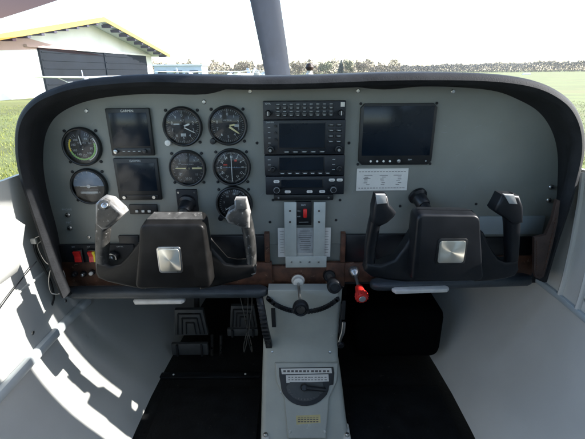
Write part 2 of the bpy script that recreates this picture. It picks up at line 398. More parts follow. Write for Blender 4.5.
# trees
def tree(x, y, h, wd, lm, lb, n=2200, conifer=False):
    t = thing('conifer' if conifer else 'tree', lb, 'tree', (x, y, GZ), 'trees along the airfield edge')
    m = MB(); m.tube([(0, 0, 0), (.05*wd, 0, h*.4), (0, .05*wd, h*.85)], [.035*h, .025*h, .006*h], 7)
    for k in range(7):
        a = random.uniform(0, 2*PI); z = h*random.uniform(.3, .7)
        m.tube([(0, 0, z), (math.cos(a)*wd*.35, math.sin(a)*wd*.35, z+h*.15)], [.012*h, .003*h], 5)
    m.build('trunk', M['bark'], t)
    c = MB()
    clumps = [(random.uniform(-.35, .35)*wd, random.uniform(-.35, .35)*wd, h*random.uniform(.4, .88), random.uniform(.16, .28)*wd) for _ in range(9)]
    for k in range(n):
        if conifer:
            z = random.uniform(.12, 1); r = (1-z)*wd*.5*random.uniform(.3, 1); a = random.uniform(0, 2*PI); p = Vector((r*math.cos(a), r*math.sin(a), z*h))
        else:
            cx, cy, cz, cr = random.choice(clumps); v = Vector([random.gauss(0, 1) for _ in range(3)]).normalized()*cr*random.random()**.4; p = Vector((cx, cy, cz))+v
        s = random.uniform(.16, .42)*(h/8)**.5
        q = [Vector([random.uniform(-1, 1) for _ in range(3)])*s for _ in range(3)]
        c.add([p+q[0], p+q[1], p+q[2]], [[0, 1, 2]])
    c.build('crown', lm, t, smooth=0, recalc=False)
for px, D, h, con, kk, lb in (
    (243, 165, 5.8, False, 'leafb', 'bushy brown leafless tree on the horizon just left of the propeller'),
    (297, 170, 5.4, False, 'leafb', 'low brown tree between the propeller blade and the brown capped post'),
    (325, 180, 6.2, False, 'leafa', 'olive green round tree just right of the brown capped post'),
    (341, 185, 6.5, True, 'leafc', 'dark green pointed conifer standing out of the tree line'),
    (352, 185, 6.2, False, 'leafa', 'wide olive tree right beside the dark pointed conifer'),
    (363, 178, 6.6, False, 'leafb', 'round brown tree where the tree line ends above the glareshield dip')):
    d = ray(px, 70); X = d.x/d.y*D
    tree(X, D, h, h*(.75 if con else 1.15), M[kk], lb, conifer=con)
wl_ = MB()
for i in range(24000):
    px = random.uniform(150, 400); D = random.uniform(200, 240); d = ray(px, 70); X = d.x/d.y*D
    prof_h = 6.0+1.2*math.sin(px*.21)+.9*math.sin(px*.53+1)+.6*math.sin(px*1.1)
    z = GZ+prof_h*random.random()**.8; s_ = random.uniform(.2, .7)
    p = Vector((X, D, z)); q = [Vector([random.uniform(-1, 1) for _ in range(3)])*s_ for _ in range(3)]
    wl_.add([p+q[0], p+q[1], p+q[2]], [[0, 1, 2]])
o = wl_.build('hedge_row', M['leafb'], smooth=0, recalc=False); o['kind'] = 'stuff'; o['label'] = 'low brown hedge and scrub along the horizon behind the parked aircraft'
# far wood on the right
wd = MB()
for i in range(60000):
    px = random.uniform(368, 640); D = random.uniform(420, 480); d = ray(px, 70); X = d.x/d.y*D
    hh = (6.2+4.6*min(1, max(0, (px-368)/220)))*(1+.06*math.sin(px*.13)+.05*math.sin(px*.47)+.05*math.sin(px*1.3))
    z = GZ+hh*random.random()**.75; s_ = random.uniform(.3, .8)
    p = Vector((X, D, z)); q = [Vector([random.uniform(-1, 1)*.8, random.uniform(-1, 1), random.uniform(-1, 1)*1.3])*s_ for _ in range(3)]
    wd.add([p+q[0], p+q[1], p+q[2]], [[0, 1, 2]])
o = wd.build('distant_wood', M['wood'], smooth=0, recalc=False); o['kind'] = 'stuff'; o['label'] = 'grey brown bare wood along the horizon at the right'
# runway edge markers
for i, (px, py, lb) in enumerate(((489, 75, 'white runway marker on the grass beyond the right glareshield, nearer one'), (527, 73.5, 'white runway marker on the grass, farther one toward the right edge'))):
    p = PZ(px, py+1.2, GZ)
    t = thing('runway_marker', lb, 'marker', (p.x, p.y, GZ), 'runway markers')
    m = MB(); s = p.y/100
    m.add([(-.9*s, 0, .05), (.9*s, 0, .05), (.7*s, 0, .42*s), (-.7*s, 0, .42*s), (-.9*s, .6*s, .05), (.9*s, .6*s, .05), (.7*s, .35*s, .42*s), (-.7*s, .35*s, .42*s)], [[0, 1, 2, 3], [7, 6, 5, 4], [3, 2, 6, 7], [0, 3, 7, 4], [1, 5, 6, 2]])
    m.build('cover', M['planew'], t, smooth=0)
    m = MB(); m.box((0, .3*s, .03), (1.9*s, .7*s, .05)); m.build('base', M['matte'], t, smooth=0)

# propeller
pr = thing('propeller', 'slate grey propeller blade standing upright beyond the glareshield', 'propeller', (0, 2.2, -.55))
def pp(px, py): v = P(px, py, 2.2); return Vector((v.x, 0, v.z+.55))
cpath = [pp(290, 160), pp(285, 130), pp(281.5, 100), pp(278, 75), pp(274, 50), pp(269.5, 25), pp(265, 0), pp(259, -30), pp(253, -60)]; cpath[0].z = 0
wl = [.035, .05, .062, .066, .069, .071, .073, .070, .05]
m = MB(); vs = []; fs = []; n = 12
for i, c in enumerate(cpath):
    tw = math.radians(34-3*i)
    for k in range(n):
        a = 2*PI*k/n; x = math.cos(a)*wl[i]; y = math.sin(a)*.011*(1.6-.1*i)
        vs.append((c.x+x*math.cos(tw*.5)-y*math.sin(tw), c.y+x*math.sin(tw)+y, c.z))
for i in range(len(cpath)-1):
    for k in range(n): fs.append([i*n+k, i*n+(k+1) % n, (i+1)*n+(k+1) % n, (i+1)*n+k])
fs.append([(len(cpath)-1)*n+k for k in range(n)])
m.add(vs, fs).build('blade', M['prop'], pr, smooth=50)
m = MB(); m.lathe((0, -.12, 0), [(.16, 0), (.155, .12), (.11, .26), (.04, .36), (.0, .38)], 'y', 28); m.build('spinner', M['planew'], pr)

# ================================================================== CABIN SHELL
# x, z profile of the sidewall
prof = [(.556, -.185), (.560, -.25), (.560, -.34), (.556, -.42), (.545, -.50), (.520, -.58), (.475, -.66), (.415, -.73), (.385, -.772)]
Z_FLOOR = -.78
ys = [-.9, -.4, 0, .3, .5, .6, .7, .8, .9, 1.0, 1.1, 1.2, 1.3]
def shrink(y): return 1 if y < .75 else 1-.13*((y-.75)/.55)**1.4
PF = catmull([(a, 0, b) for a, b in prof], 3)
CX = .02
for s in (-1, 1):
    m = MB(); vs = []; fs = []
    for y in ys:
        for p in PF: vs.append((CX+s*(p.x*shrink(y)+.0), y, p.z))
        for p in PF[::-1]: vs.append((CX+s*(p.x*shrink(y)+.02), y, p.z-.004))
    n = 2*len(PF)
    for i in range(len(ys)-1):
        for k in range(n): fs.append([i*n+k, i*n+(k+1) % n, (i+1)*n+(k+1) % n, (i+1)*n+k])
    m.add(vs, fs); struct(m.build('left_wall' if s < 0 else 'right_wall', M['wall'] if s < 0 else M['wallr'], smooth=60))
m = MB(); m.box((0.02, .2, Z_FLOOR-.02), (1.0, 2.2, .04)); struct(m.build('floor', M['floor'], smooth=0))
m = MB(); m.box((0.02, 1.31, -.42), (1.2, .02, .76)); struct(m.build('firewall', M['matte'], smooth=0))
m = MB(); m.box((0.02, -.92, -.42), (1.25, .03, .76)); m.box((.02, -.92, .46), (1.25, .03, .12)); m.box((-.5, -.92, .17), (.16, .03, .44)); m.box((.54, -.92, .17), (.16, .03, .44)); struct(m.build('rear_wall', M['liner'], smooth=0))
# roof with rounded corners
m = MB(); vs = []; fs = []
rp_ = [(-.60, .40), (-.585, .47), (-.53, .515), (-.3, .535), (0, .54), (.3, .535), (.53, .515), (.585, .47), (.60, .40)]
for y in (-.92, .44):
    for x, z in rp_: vs.append((x+CX, y, z))
    for x, z in rp_[::-1]: vs.append((x*1.03+CX, y, z+.02))
n = len(rp_)*2
for k in range(n): fs.append([k, (k+1) % n, n+(k+1) % n, n+k])
fs += [list(range(n)), list(range(n, 2*n))]
m.add(vs, fs); struct(m.build('roof', M['liner'], smooth=40))
# door posts and rear sides
for s in (-1, 1):
    m = MB()
    m.tube(catmull([(CX+s*.575, .575, -.19), (CX+s*.58, .565, 0), (CX+s*.585, .52, .25), (CX+s*.585, .44, .44)], 4), [(.03, .018)]*13, 10, .6)
    struct(m.build('door_post', M['liner']))
    m = MB(); m.box((CX+s*.575, -.66, .11), (.02, .5, .62)); m.box((CX+s*.575, -.2, -.14), (.019, .42, .1)); struct(m.build('rear_side_wall', M['liner'], smooth=0))
for s, nm in ((-1, 'left'), (1, 'right')):
    m = MB(); m.box((CX+s*.578, .10 if s > 0 else .09, .0 if s > 0 else -.145), (.018, 1.03 if s > 0 else 1.0, .385 if s > 0 else .1), .004); struct(m.build(nm+'_door_wall_or_blocker', M['liner']))  # right wall raised over its window opening, unseen, to shade the left sidewall
# windscreen, wrapping round to the door posts
ws = thing('windscreen', 'clear curved windscreen wrapping round above the glareshield', 'windscreen', (0, 0, 0))
bot = catmull([(-.57, .60, -.19), (-.565, .8, -.17), (-.54, 1.0, -.13), (-.42, 1.2, -.09), (-.2, 1.29, -.07), (.02, 1.31, -.065), (.24, 1.29, -.07), (.46, 1.2, -.09), (.58, 1.0, -.13), (.605, .8, -.17), (.61, .60, -.19)], 5)
top = catmull([(-.57, .45, .42), (-.565, .45, .45), (-.54, .45, .49), (-.42, .45, .52), (-.2, .45, .53), (.02, .45, .535), (.24, .45, .53), (.46, .45, .52), (.58, .45, .49), (.605, .45, .45), (.61, .45, .42)], 5)
def wsp(i, t):
    a, b_ = bot[i], top[i]; p = a.lerp(b_, t); c = Vector((CX, .3, 0)); bulge = math.sin(PI*t)*.05
    return p+(Vector((p.x-c.x, p.y-c.y, 0))).normalized()*bulge
m = MB(); R_ = 10; vs = []; fs = []
for i in range(len(bot)):
    for k in range(R_+1): vs.append(wsp(i, k/R_))
for i in range(len(bot)-1):
    for k in range(R_): fs.append([i*(R_+1)+k, i*(R_+1)+k+1, (i+1)*(R_+1)+k+1, (i+1)*(R_+1)+k])
m.add(vs, fs); m.build('pane', M['glass'], ws, smooth=80, recalc=False)

from mathutils.bvhtree import BVHTree
bvh = BVHTree.FromPolygons(vs, fs)
M['tint'] = glassm('pinkish_reflection', tint=(.66, .47, .44), ior=1.02)  # windscreen reflections painted as coloured transparent films
M['reflection_tint'] = glassm('rosy_reflection', tint=(.13, .075, .07), ior=1.02)
def reflection_film(poly_, tm='tint'):  # film lying on the pane, drawn where the reflection shows
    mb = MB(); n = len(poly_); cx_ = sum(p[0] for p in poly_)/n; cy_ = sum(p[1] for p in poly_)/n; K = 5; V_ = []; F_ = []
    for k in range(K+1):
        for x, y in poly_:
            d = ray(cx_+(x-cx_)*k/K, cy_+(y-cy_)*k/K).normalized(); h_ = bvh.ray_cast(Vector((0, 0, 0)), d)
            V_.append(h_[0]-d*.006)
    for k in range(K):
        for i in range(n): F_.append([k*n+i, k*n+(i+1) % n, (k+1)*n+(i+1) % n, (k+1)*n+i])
    mb.add(V_, F_); mb.build('painted_reflection', M[tm], ws, smooth=80, recalc=False, label='pinkish brown reflection painted as tint on the glass')
reflection_film([(-25, -25), (25, -18), (62, -1), (32, 9), (0, 19), (-25, 25)], 'reflection_tint')
reflection_film([(-20, 38), (0, 38), (22, 36.5), (45, 43), (75, 50), (105, 56), (75, 54), (37, 49.5), (0, 50.5), (-20, 51)])
# trim on the left wall
def wx(z, y):
    for a, b_ in zip(prof, prof[1:]):
        if b_[1] <= z <= a[1]:
            t = (a[1]-z)/(a[1]-b_[1]); return (a[0]+(b_[0]-a[0])*t)*shrink(y)
    return prof[0][0]
def wall_tube(s, zfun, y0, y1, r, n=14):
    return [(CX+s*(wx(zfun(y), y)-r[0]*.4), y, zfun(y)) for y in [y0+(y1-y0)*i/n for i in range(n+1)]]
m = MB(); m.tube(wall_tube(-1, lambda y: -.525+.0*y, -.3, .86, (.008,)), [(.011, .008)]*15, 10, .7)
tag(m.build('moulding_strip', M['strip']), 'pale grey moulding running along the lower left sidewall', 'moulding')
m = MB(); m.tube(wall_tube(-1, lambda y: -.40, -.3, .80, (.003,)), [(.003, .003)]*15, 8)
tag(m.build('wall_seam', M['wall']), 'thin raised seam on the left sidewall above the pale moulding', 'seam')
m = MB(); m.tube(wall_tube(1, lambda y: -.455, -.3, .82, (.006,)), [(.007, .005)]*15, 10, .7)
tag(m.build('moulding_strip', M['strip']), 'pale grey moulding running along the right sidewall beside the dash pad', 'moulding')
for i, y in enumerate((.44, .56, .68, .80)):
    for s in (-1, 1):
        z = -.49 if s < 0 else -.425
        m = MB(); m.lathe((CX+s*(wx(z, y)-.0005), y, z), [(.0042, 0), (.0038, .0014), (.0012, .0018)], (-s, 0, 0), 14)
        tag(m.build('wall_screw', M['steel']), ['nearest', 'second', 'third', 'farthest'][i]+' small screw in the row above the %s sidewall moulding' % ('left' if s < 0 else 'right'), 'screw', 'sidewall screws')
# door pads
def pad(s, y0, y1, z0, z1, th, m_, lb, name='door_pad'):
    mb = MB(); zs = (z0+z1)/2; hh = (z1-z0)/2
    n = 16; path = []; rad = []
    for i in range(n+1):
        y = y0+(y1-y0)*i/n; e = min(1, math.sqrt(max(0, 1-max(0, (y-(y1-hh*.9))/(hh*.9))**2))+.02)
        path.append((CX+s*(.565-th*.4), y, zs)); rad.append((th*(.35+.65*e), hh*e))
    mb.tube(path, rad, 20, .75, up=(0, 0, 1)); return tag(mb.build(name, m_), lb, 'door pad')
pad(-1, -.4, .715, -.345, -.195, .045, M['wall'], 'sunlit rounded door pad on the left sidewall below the window')
pad(1, -.4, .62, -.34, -.195, .045, M['wallr'], 'rounded grey door pad on the right sidewall')
# ribbed moulded panel beside the instrument panel on the right wall
for j, y in enumerate((.66, .715, .77)):
    mb = MB(); pts = [(CX+(wx(z, y)-.002), y+(-.185-z)*-.10, z) for z in [-.19-.02*i for i in range(14)]]
    mb.tube(pts, [(.006, .005)]*14, 8)
    tag(mb.build('wall_rib', M['wallr']), ['raised rib on the right sidewall nearest the camera', 'middle raised rib on the right sidewall', 'raised rib on the right sidewall closest to the panel edge'][j], 'rib', 'ribs on the right sidewall')

# ================================================================== GLARESHIELD
YP = .82; YR = .745
O = [(62, 296), (51, 268), (41, 238), (31, 208), (22, 180), (17, 155), (17, 130), (23, 112), (36, 98), (54, 89), (78, 82), (112, 78), (150, 76), (200, 77), (250, 78), (300, 77.5), (345, 76), (385, 74.5), (425, 74), (470, 74.5), (508, 77), (538, 83), (560, 94), (574, 108), (582, 128), (583, 152), (577, 180), (568, 210), (557, 243), (546, 280)]
I = [(66, 290), (62, 262), (57, 232), (50, 205), (45, 182), (43, 160), (45, 138), (52, 122), (63, 112), (80, 104), (100, 99), (124, 96), (154, 94.5), (205, 95), (240, 86.5), (300, 85.5), (345, 86.5), (385, 90), (422, 87), (463, 88), (497, 92), (520, 101), (537, 111), (548, 124), (555, 140), (558, 158), (558, 182), (556, 207), (547, 240), (538, 272)]
Oc = catmull([P(x, y, YR) for x, y in O], 5); Ic = catmull([P(x, y, YP) for x, y in I], 5)
gs = thing('glareshield', 'dark padded vinyl glareshield hood arching over the instrument panel', 'glareshield', (0, YR, -.02))
off = Vector((0, -YR, .02))
nC = len(Oc)
def contour_normal(i):
    t = (Oc[min(i+1, nC-1)]-Oc[max(i-1, 0)]); n = Vector((-t.z, 0, t.x)).normalized(); return n
m1 = MB(); v1 = []; m2 = MB(); v2 = []
for i in range(nC):
    o_, i_ = Oc[i], Ic[i]; n = contour_normal(i)
    L_ = o_-n*.020; L_.y = YR+.004
    mid = (o_+L_)/2; mid.y = YR-.012
    sd_ = 1-max(0, n.z); ring = [o_+Vector((0, .035, 0))+n*(.001+.014*sd_), o_+Vector((0, .012, 0))+n*.003, o_+Vector((0, -.003, 0))+n*.001, o_-n*.004+Vector((0, -.009, 0)), mid, L_+n*.004+Vector((0, -.009, 0)), L_,
            L_.lerp(i_, .3)+n*.004, L_.lerp(i_, .65)+n*.003, i_+Vector((0, .004, 0))]
    v1 += [p+off for p in ring]
    tp = max(0, n.z)
    far = [o_+Vector((0, .035, 0))+n*(.001+.014*sd_), o_+Vector((0, .10, 0))+n*(.004*tp+.032*sd_), o_+Vector((0, .2, 0))+n*(.034*sd_-.002*tp), o_+Vector((0, .35, 0))+n*(.034*sd_-.02*tp), o_+Vector((0, .55, 0))+n*(.034*sd_-.05*tp)]
    v2 += [p+off for p in far]
k_ = 10; m1.add(v1, [[i*k_+k, i*k_+k+1, (i+1)*k_+k+1, (i+1)*k_+k] for i in range(nC-1) for k in range(k_-1)]).build('padded_rim', M['hood'], gs, smooth=70)
k_ = 5; m2.add(v2, [[i*k_+k, i*k_+k+1, (i+1)*k_+k+1, (i+1)*k_+k] for i in range(nC-1) for k in range(k_-1)]).build('top_cover', M['hoodtop'], gs, smooth=70)
# small knob and fitting on top of the glareshield
def knob_on_top(px, py, h, r, name, lb, m_cap, m_base, capr):
    p = P(px, py, .86)
    t = thing(name, lb, 'knob', p)
    m = MB(); m.lathe((0, 0, 0), [(r, 0), (r*.9, h*.15), (r*.55, h*.4), (r*.6, h*.6)], 'z', 16); m.build('base', m_base, t)
    m = MB(); m.lathe((0, 0, h*.55), [(0.0001, 0), (capr*.7, capr*.2), (capr, capr*.9), (capr*.7, capr*1.6), (0.0001, capr*1.9)], 'z', 16, cap=False); m.build('cap', m_cap, t)
knob_on_top(309.5, 76.5, .018, .010, 'capped_post', 'small brown capped knob on a white base atop the glareshield', M['leather'], M['worn'], .0085)
p = P(257, 76.5, .86); t = thing('vent_clip', 'small silver clip on the glareshield left of the propeller blade', 'clip', p)
m = MB(); m.box((0, 0, .003), (.012, .01, .01), .002); m.build('body', M['worn'], t)
m = MB(); m.tube([(-.004, 0, .008), (0, 0, .013), (.004, 0, .008)], .0012, 6); m.build('loop', M['metal'], t)

# ================================================================== INSTRUMENT PANEL
PC = P(300, 170, YP)
ip = thing('instrument_panel', 'grey painted instrument panel with brown worn lower trim', 'instrument panel', PC)
def loc(v): return v-PC
# face sheet
pts = []
for i in range(0, nC, 2):
    v = Ic[i]
    if v.z > P(300, 243, YP).z:
        c = PC; e = v+(v-c).normalized()*.008; pts.append((e.x-PC.x, e.z-PC.z))
zb = P(300, 244, YP).z-PC.z
pts = [(pts[0][0]+.002, zb)]+pts+[(pts[-1][0]-.002, zb)]
m = MB(); m.prism(pts, 0, .003); m.build('face_sheet', M['panel'], ip, smooth=0)
# lower subpanel, black
def strip_px(x0, y0, x1, y1, Y, th, mat_, name, bev=.001, parent=ip, org=None, label=None):
    c, w_, h_ = rectP(x0, y0, x1, y1, Y); mb = MB(); org = PC if org is None else org
    mb.box(c-org+Vector((0, th/2, 0)), (w_, th, h_), bev); return mb.build(name, mat_, parent, label=label)
strip_px(62, 244.5, 268, 288, YP-.003, .012, M['matte'], 'lower_panel')
strip_px(341, 244.5, 540, 284, YP-.003, .012, M['matte'], 'lower_panel')
strip_px(262, 244.5, 345, 288, YP+.004, .008, M['panel'], 'centre_panel')
strip_px(205, 236, 268, 262, YP-.012, .01, M['black'], 'cover_plate', .002)
strip_px(345, 235, 418, 262, YP-.010, .01, M['black'], 'cover_plate', .002)
strip_px(418, 238, 532, 256, YP-.008, .01, M['black'], 'cover_plate', .002)
strip_px(120, 236, 140, 262, YP-.006, .008, M['black'], 'cover_plate', .002)
strip_px(478, 216.5, 544, 234.5, YP-.006, .006, M['panel2'], 'map_pocket_lid', .0015)
# brown trim: worn strips
for x0, y0, x1, y1, dY in ((60, 262, 136, 286, -.012), (210, 263, 272, 287, -.016), (326, 263, 345, 287, -.014), (345, 263, 418, 282, -.016), (418, 256.5, 534, 276, -.012)):
    strip_px(x0, y0, x1, y1, YP+dY, .012, M['brown'], 'brown_trim', .002)
for x0, x1 in ((264.5, 269.5), (341, 345.5)):
    strip_px(x0, 234, x1, 262.6, YP-.016, .016, M['brown'], 'brown_trim', .001)
strip_px(270, 266, 341, 288, YP-.008, .010, M['brown'], 'brown_trim', .002)
# leather flap at right end with stitching
fl = [P(x, y, YR-.02)-PC for x, y in ((557, 200), (560.5, 201), (558, 222), (553, 245), (547, 268), (544, 277), (540, 279), (536, 278), (534, 272), (534.5, 238), (546, 235), (552.5, 220))][::-1]
m = MB(); m.prism([(v.x, v.z) for v in fl], fl[0].y, fl[0].y+.008, .0015); f_ = m.build('leather_flap', M['leather'], ip)
m = MB()
for (xa, ya), (xb, yb) in (((536.5, 241), (536.5, 272)), ((556, 218), (544, 272)), ((537, 275.5), (543, 275.5))):
    n_ = 14 if ya != yb else 2
    for k in range(n_):
        a = P(xa+(xb-xa)*k/n_, ya+(yb-ya)*k/n_, YR-.0210)-PC; b_ = P(xa+(xb-xa)*(k+.6)/n_, ya+(yb-ya)*(k+.6)/n_, YR-.0210)-PC
        m.tube([a, b_], .0007, 5)
m.build('stitching', M['brown'], f_)
# bright panel screws
def screw(px, py, r, m_, parent=ip, Y=YP, org=None, nm='screw'):
    org = PC if org is None else org
    p = P(px, py, Y)-org; mb = MB(); mb.lathe(p, [(r, 0), (r, r*.25), (r*.75, r*.5), (0.3*r, r*.52), (.28*r, r*.3)], '-y', 16)
    return mb.build(nm, m_, parent)
for px_, py_ in ((86.5, 111), (204, 102), (250, 91.5), (358, 91), (453, 91.5), (89, 237), (257, 143), (349, 143), (270, 222), (273, 200), (340, 200), (336, 220), (400, 206), (386, 214), (476, 204), (507, 214), (434, 245)):
    bright = py_ < 115 or px_ == 89
    screw(px_, py_, .0042 if bright else .003, M['steel'] if bright else M['matte'])
# engraved faint letters on the panel
m = MB()
for s_, px_, py_ in (('PHONE', 67, 209.5), ('MIC', 69, 222.5)):
    v = P(px_, py_, YP)-PC; m.text(s_, v.x, v.z, .0065, v.y-.0006)
m.build('lettering', M['mark'], ip, smooth=0)

m = MB()
rs = random.Random(3)
for k in range(46):
    px_ = rs.choice([rs.uniform(60, 100), rs.uniform(246, 262), rs.uniform(346, 360), rs.uniform(410, 540)]); py_ = rs.uniform(120, 238)
    v = P(px_, py_, YP)-PC; m.quad(v.x, v.z, rs.uniform(.003, .014), .00035, v.y-.0004, rs.uniform(0, PI))
o_ = m.build('scratches', M['panel2'], ip, smooth=0); o_['kind'] = 'stuff'
# padded lips under the panel
def lip(x0, y0, x1, y1, Y, lb, r2=.010):
    a = P(x0, y0, Y); b_ = P(x1, y1, Y); mb = MB(); mb_r = .011; c = (a+b_)/2
    t = tag(mb.tube([a-c, a.lerp(b_, .012)-c, a.lerp(b_, .04)-c, a.lerp(b_, .5)-c, a.lerp(b_, .96)-c, a.lerp(b_, .988)-c, b_-c], [(mb_r*.5, .004), (mb_r*.85, .012), (mb_r, .018), (mb_r, .018), (mb_r, .018), (mb_r*.85, .012), (mb_r*.5, .004)], 16, .7).build('dash_pad', M['lip']), lb, 'dash pad', 'dash pads')
    t.location = c
lip(68, 292.5, 268, 291, .785, 'long dark dash pad below the left half of the panel')
lip(370, 284.5, 531, 279, .785, 'long dark dash pad below the right half of the panel')
# pale strips of unknown use showing under the pads
def pull(x0, y0, x1, y1, Y, lb, th=.010):  # builds one pale strip, use unknown
    a = P(x0, y0, Y); b_ = P(x1, y1, Y); c = (a+b_)/2
    t = thing('pale_strip', lb, 'handle', c, 'pale strips')
    m = MB(); m.tube([a-c, a.lerp(b_, .05)-c, a.lerp(b_, .95)-c, b_-c], [(th*.25, .004), (th*.5, .012), (th*.5, .012), (th*.3, .006)], 12, .6); m.build('grip', M['worn'], t)
    m = MB(); m.box(((0), .03, .004), (.02, .05, .006), .001); m.build('bracket', M['steel'], t)
pull(134, 300.5, 185, 300, .775, 'pale strip below the left dash pad')
pull(392, 290, 448, 288, .765, 'pale strip below the right dash pad', .011)

# ------------------------------------------------------------------ gauges
def ringtext(m, items, R, size, y, a0=0, step=None, upright=True):
    for k, s in enumerate(items):
        a = math.radians(a0+k*step); x, z = R*math.sin(a), R*math.cos(a)
        m.text(s, x, z, size, y, 0 if upright else -a)
def ticks(m, n, r0, r1, y, wd_, a0=0, a1=360, skip=None):
    for k in range(n+(0 if a1-a0 == 360 else 1)):
        a = math.radians(a0+(a1-a0)*k/n); r = (r0+r1)/2
        m.quad(r*math.sin(a), r*math.cos(a), wd_, abs(r1-r0), y, -a)
def pointer(ang, l0, l1, w0, w1, y):
    a = math.radians(ang); d = Vector((math.sin(a), 0, math.cos(a))); s = Vector((math.cos(a), 0, -math.sin(a))); c = Vector((0, y, 0))
    mb = MB(); pts_ = [c-d*l0-s*w0, c-d*l0+s*w0, c+d*l1*.85+s*w1, c+d*l1, c+d*l1*.85-s*w1]
    n = len(pts_); mb.add(pts_+[p+Vector((0, .0008, 0)) for p in pts_], [list(range(n)), list(range(n, 2*n))[::-1]]+[[i, (i+1) % n, n+(i+1) % n, n+i] for i in range(n)])
    return mb
def gauge(name, lb, px, py, r, knob=None, kr=.006, km='black', screws=True, prot=.010):
    c = P(px, py, YP-.0005)
    t = thing(name, lb, 'gauge', c, 'round flight instruments')
    m = MB(); m.lathe((0, 0, 0), [(r, 0), (r, prot*.6), (r*.975, prot*.9), (r*.93, prot), (r*.88, prot*.92), (r*.86, prot*.3), (r*.86, prot*.2)], '-y', 56, cap=False); m.build('bezel', M['bezel'], t)
    m = MB(); m.lathe((0, 0, 0), [(r*.9, 0.0002), (r*.9, prot*.25)], '-y', 48); m.build('dial', M['dial'], t)
    m = MB(); m.lathe((0, 0, 0), [(r*.875, prot*.8), (r*.86, prot*.84)], '-y', 48); m.build('glass', M['lens'], t)
    if screws:
        for sx in (-1, 1):
            for sz in (-1, 1):
                m = MB(); m.lathe((sx*r*.80, 0, sz*r*.80), [(.0031, 0), (.0031, .0012), (.0022, .002), (.0008, .0021)], '-y', 12); m.build('screw', M['matte'], t)
    if knob:
        m = MB(); m.lathe((knob[0]*r, 0, knob[1]*r), [(kr, 0), (kr, .010), (kr*.9, .014), (kr*.5, .0145)], '-y', 18); m.build('adjusting_knob', M[km], t)
    return t
def part(t, name, mb, m_, **k): return mb.build(name, M[m_], t, smooth=k.get('smooth', 0), label=k.get('label'))
R = .0395; YM = -.0030
def hubcap(t, y=-.0052, r=.004):
    m = MB(); m.lathe((0, y, 0), [(r, 0), (r, .001), (r*.6, .0016)], '-y', 18); m.build('pointer_hub', M['matte'], t)
# airspeed
t = gauge('airspeed_gauge', 'airspeed dial with green arc, topmost gauge at the far left', 83, 146.5, R)
m = MB(); ticks(m, 36, R*.62, R*.74, YM, .0006, 20, 330); ticks(m, 9, R*.58, R*.74, YM, .0011, 20, 330)
ringtext(m, ['40', '60', '80', '100', '120', '140', '160', '180', '200'], R*.46, .0066, YM, 30, 36); m.text('KNOTS', 0, R*.2, .005, YM); part(t, 'markings', m, 'mark')
m = MB(); m.arc(0, 0, R*.62, R*.70, 75, 250, YM-.0004); part(t, 'green_arc', m, 'green')
m = MB(); m.arc(0, 0, R*.62, R*.70, 250, 305, YM-.0004); part(t, 'yellow_arc', m, 'yellow')
m = MB(); m.arc(0, 0, R*.72, R*.77, 55, 160, YM-.0004); part(t, 'white_arc', m, 'white')
part(t, 'pointer', pointer(352, R*.15, R*.6, .0010, .0008, -.0052), 'white'); hubcap(t)
# lower left attitude / turn
t = gauge('attitude_gauge', 'blue topped attitude dial with white aircraft symbol, lower gauge at the far left', 90, 186, R*.98)
m = MB(); m.arc(0, 0, 0, R*.84, -90, 90, YM+.0002, 30); part(t, 'sky_half', m, 'blueb')
m = MB(); m.quad(0, R*.02, R*1.3, .0012, YM); m.quad(0, -R*.2, R*.9, .0008, YM); m.quad(0, -R*.42, R*.5, .0008, YM); ticks(m, 6, R*.7, R*.82, YM, .0009, -60, 60)
m.text('L', -R*.5, -R*.35, .006, YM); m.text('R', R*.5, -R*.35, .006, YM); part(t, 'markings', m, 'mark')
m = MB(); m.box((0, -.0055, R*.02), (R*.9, .0008, .0018)); m.lathe((0, -.0055, R*.02), [(.004, 0), (.004, .001)], '-y', 14); m.box((0, -.0055, -R*.32), (R*.9, .0008, .0045)); part(t, 'aircraft_symbol', m, 'mark')
# altimeter
t = gauge('altimeter', 'altimeter with two white pointers and pale knob, top row left of centre', 183, 126.5, R, (-.78, -.78), .0062, 'worn')
m = MB(); ticks(m, 50, R*.74, R*.82, YM, .0005); ticks(m, 10, R*.68, R*.82, YM, .0010); ringtext(m, list('0123456789'), R*.56, .0085, YM, 0, 36)
m.quad(-R*.3, R*.12, .012, .003, YM); m.quad(0, -R*.42, .010, .006, YM); m.text('ALT', 0, R*.3, .005, YM); part(t, 'markings', m, 'mark')
part(t, 'long_pointer', pointer(117, R*.05, R*.74, .0012, .0007, -.0054), 'white'); part(t, 'short_pointer', pointer(70, R*.05, R*.42, .0012, .0018, -.0062), 'white'); hubcap(t, -.0066)
# second altimeter
t = gauge('altimeter', 'dial with thick cream pointer and black knob, top row nearest the radios', 228, 125.5, R, (-.78, -.76), .0062, 'black')
m = MB(); ticks(m, 50, R*.74, R*.82, YM, .0005); ticks(m, 10, R*.68, R*.82, YM, .0010); ringtext(m, list('0123456789'), R*.56, .0085, YM, 0, 36); m.text('VERTICAL', 0, R*.26, .004, YM)
m.quad(R*.45, 0, .009, .005, YM); part(t, 'markings', m, 'mark')
part(t, 'long_pointer', pointer(125, R*.05, R*.72, .0022, .0014, -.0054), 'cream'); part(t, 'short_pointer', pointer(82, R*.05, R*.4, .0012, .0016, -.0062), 'cream'); hubcap(t, -.0066)
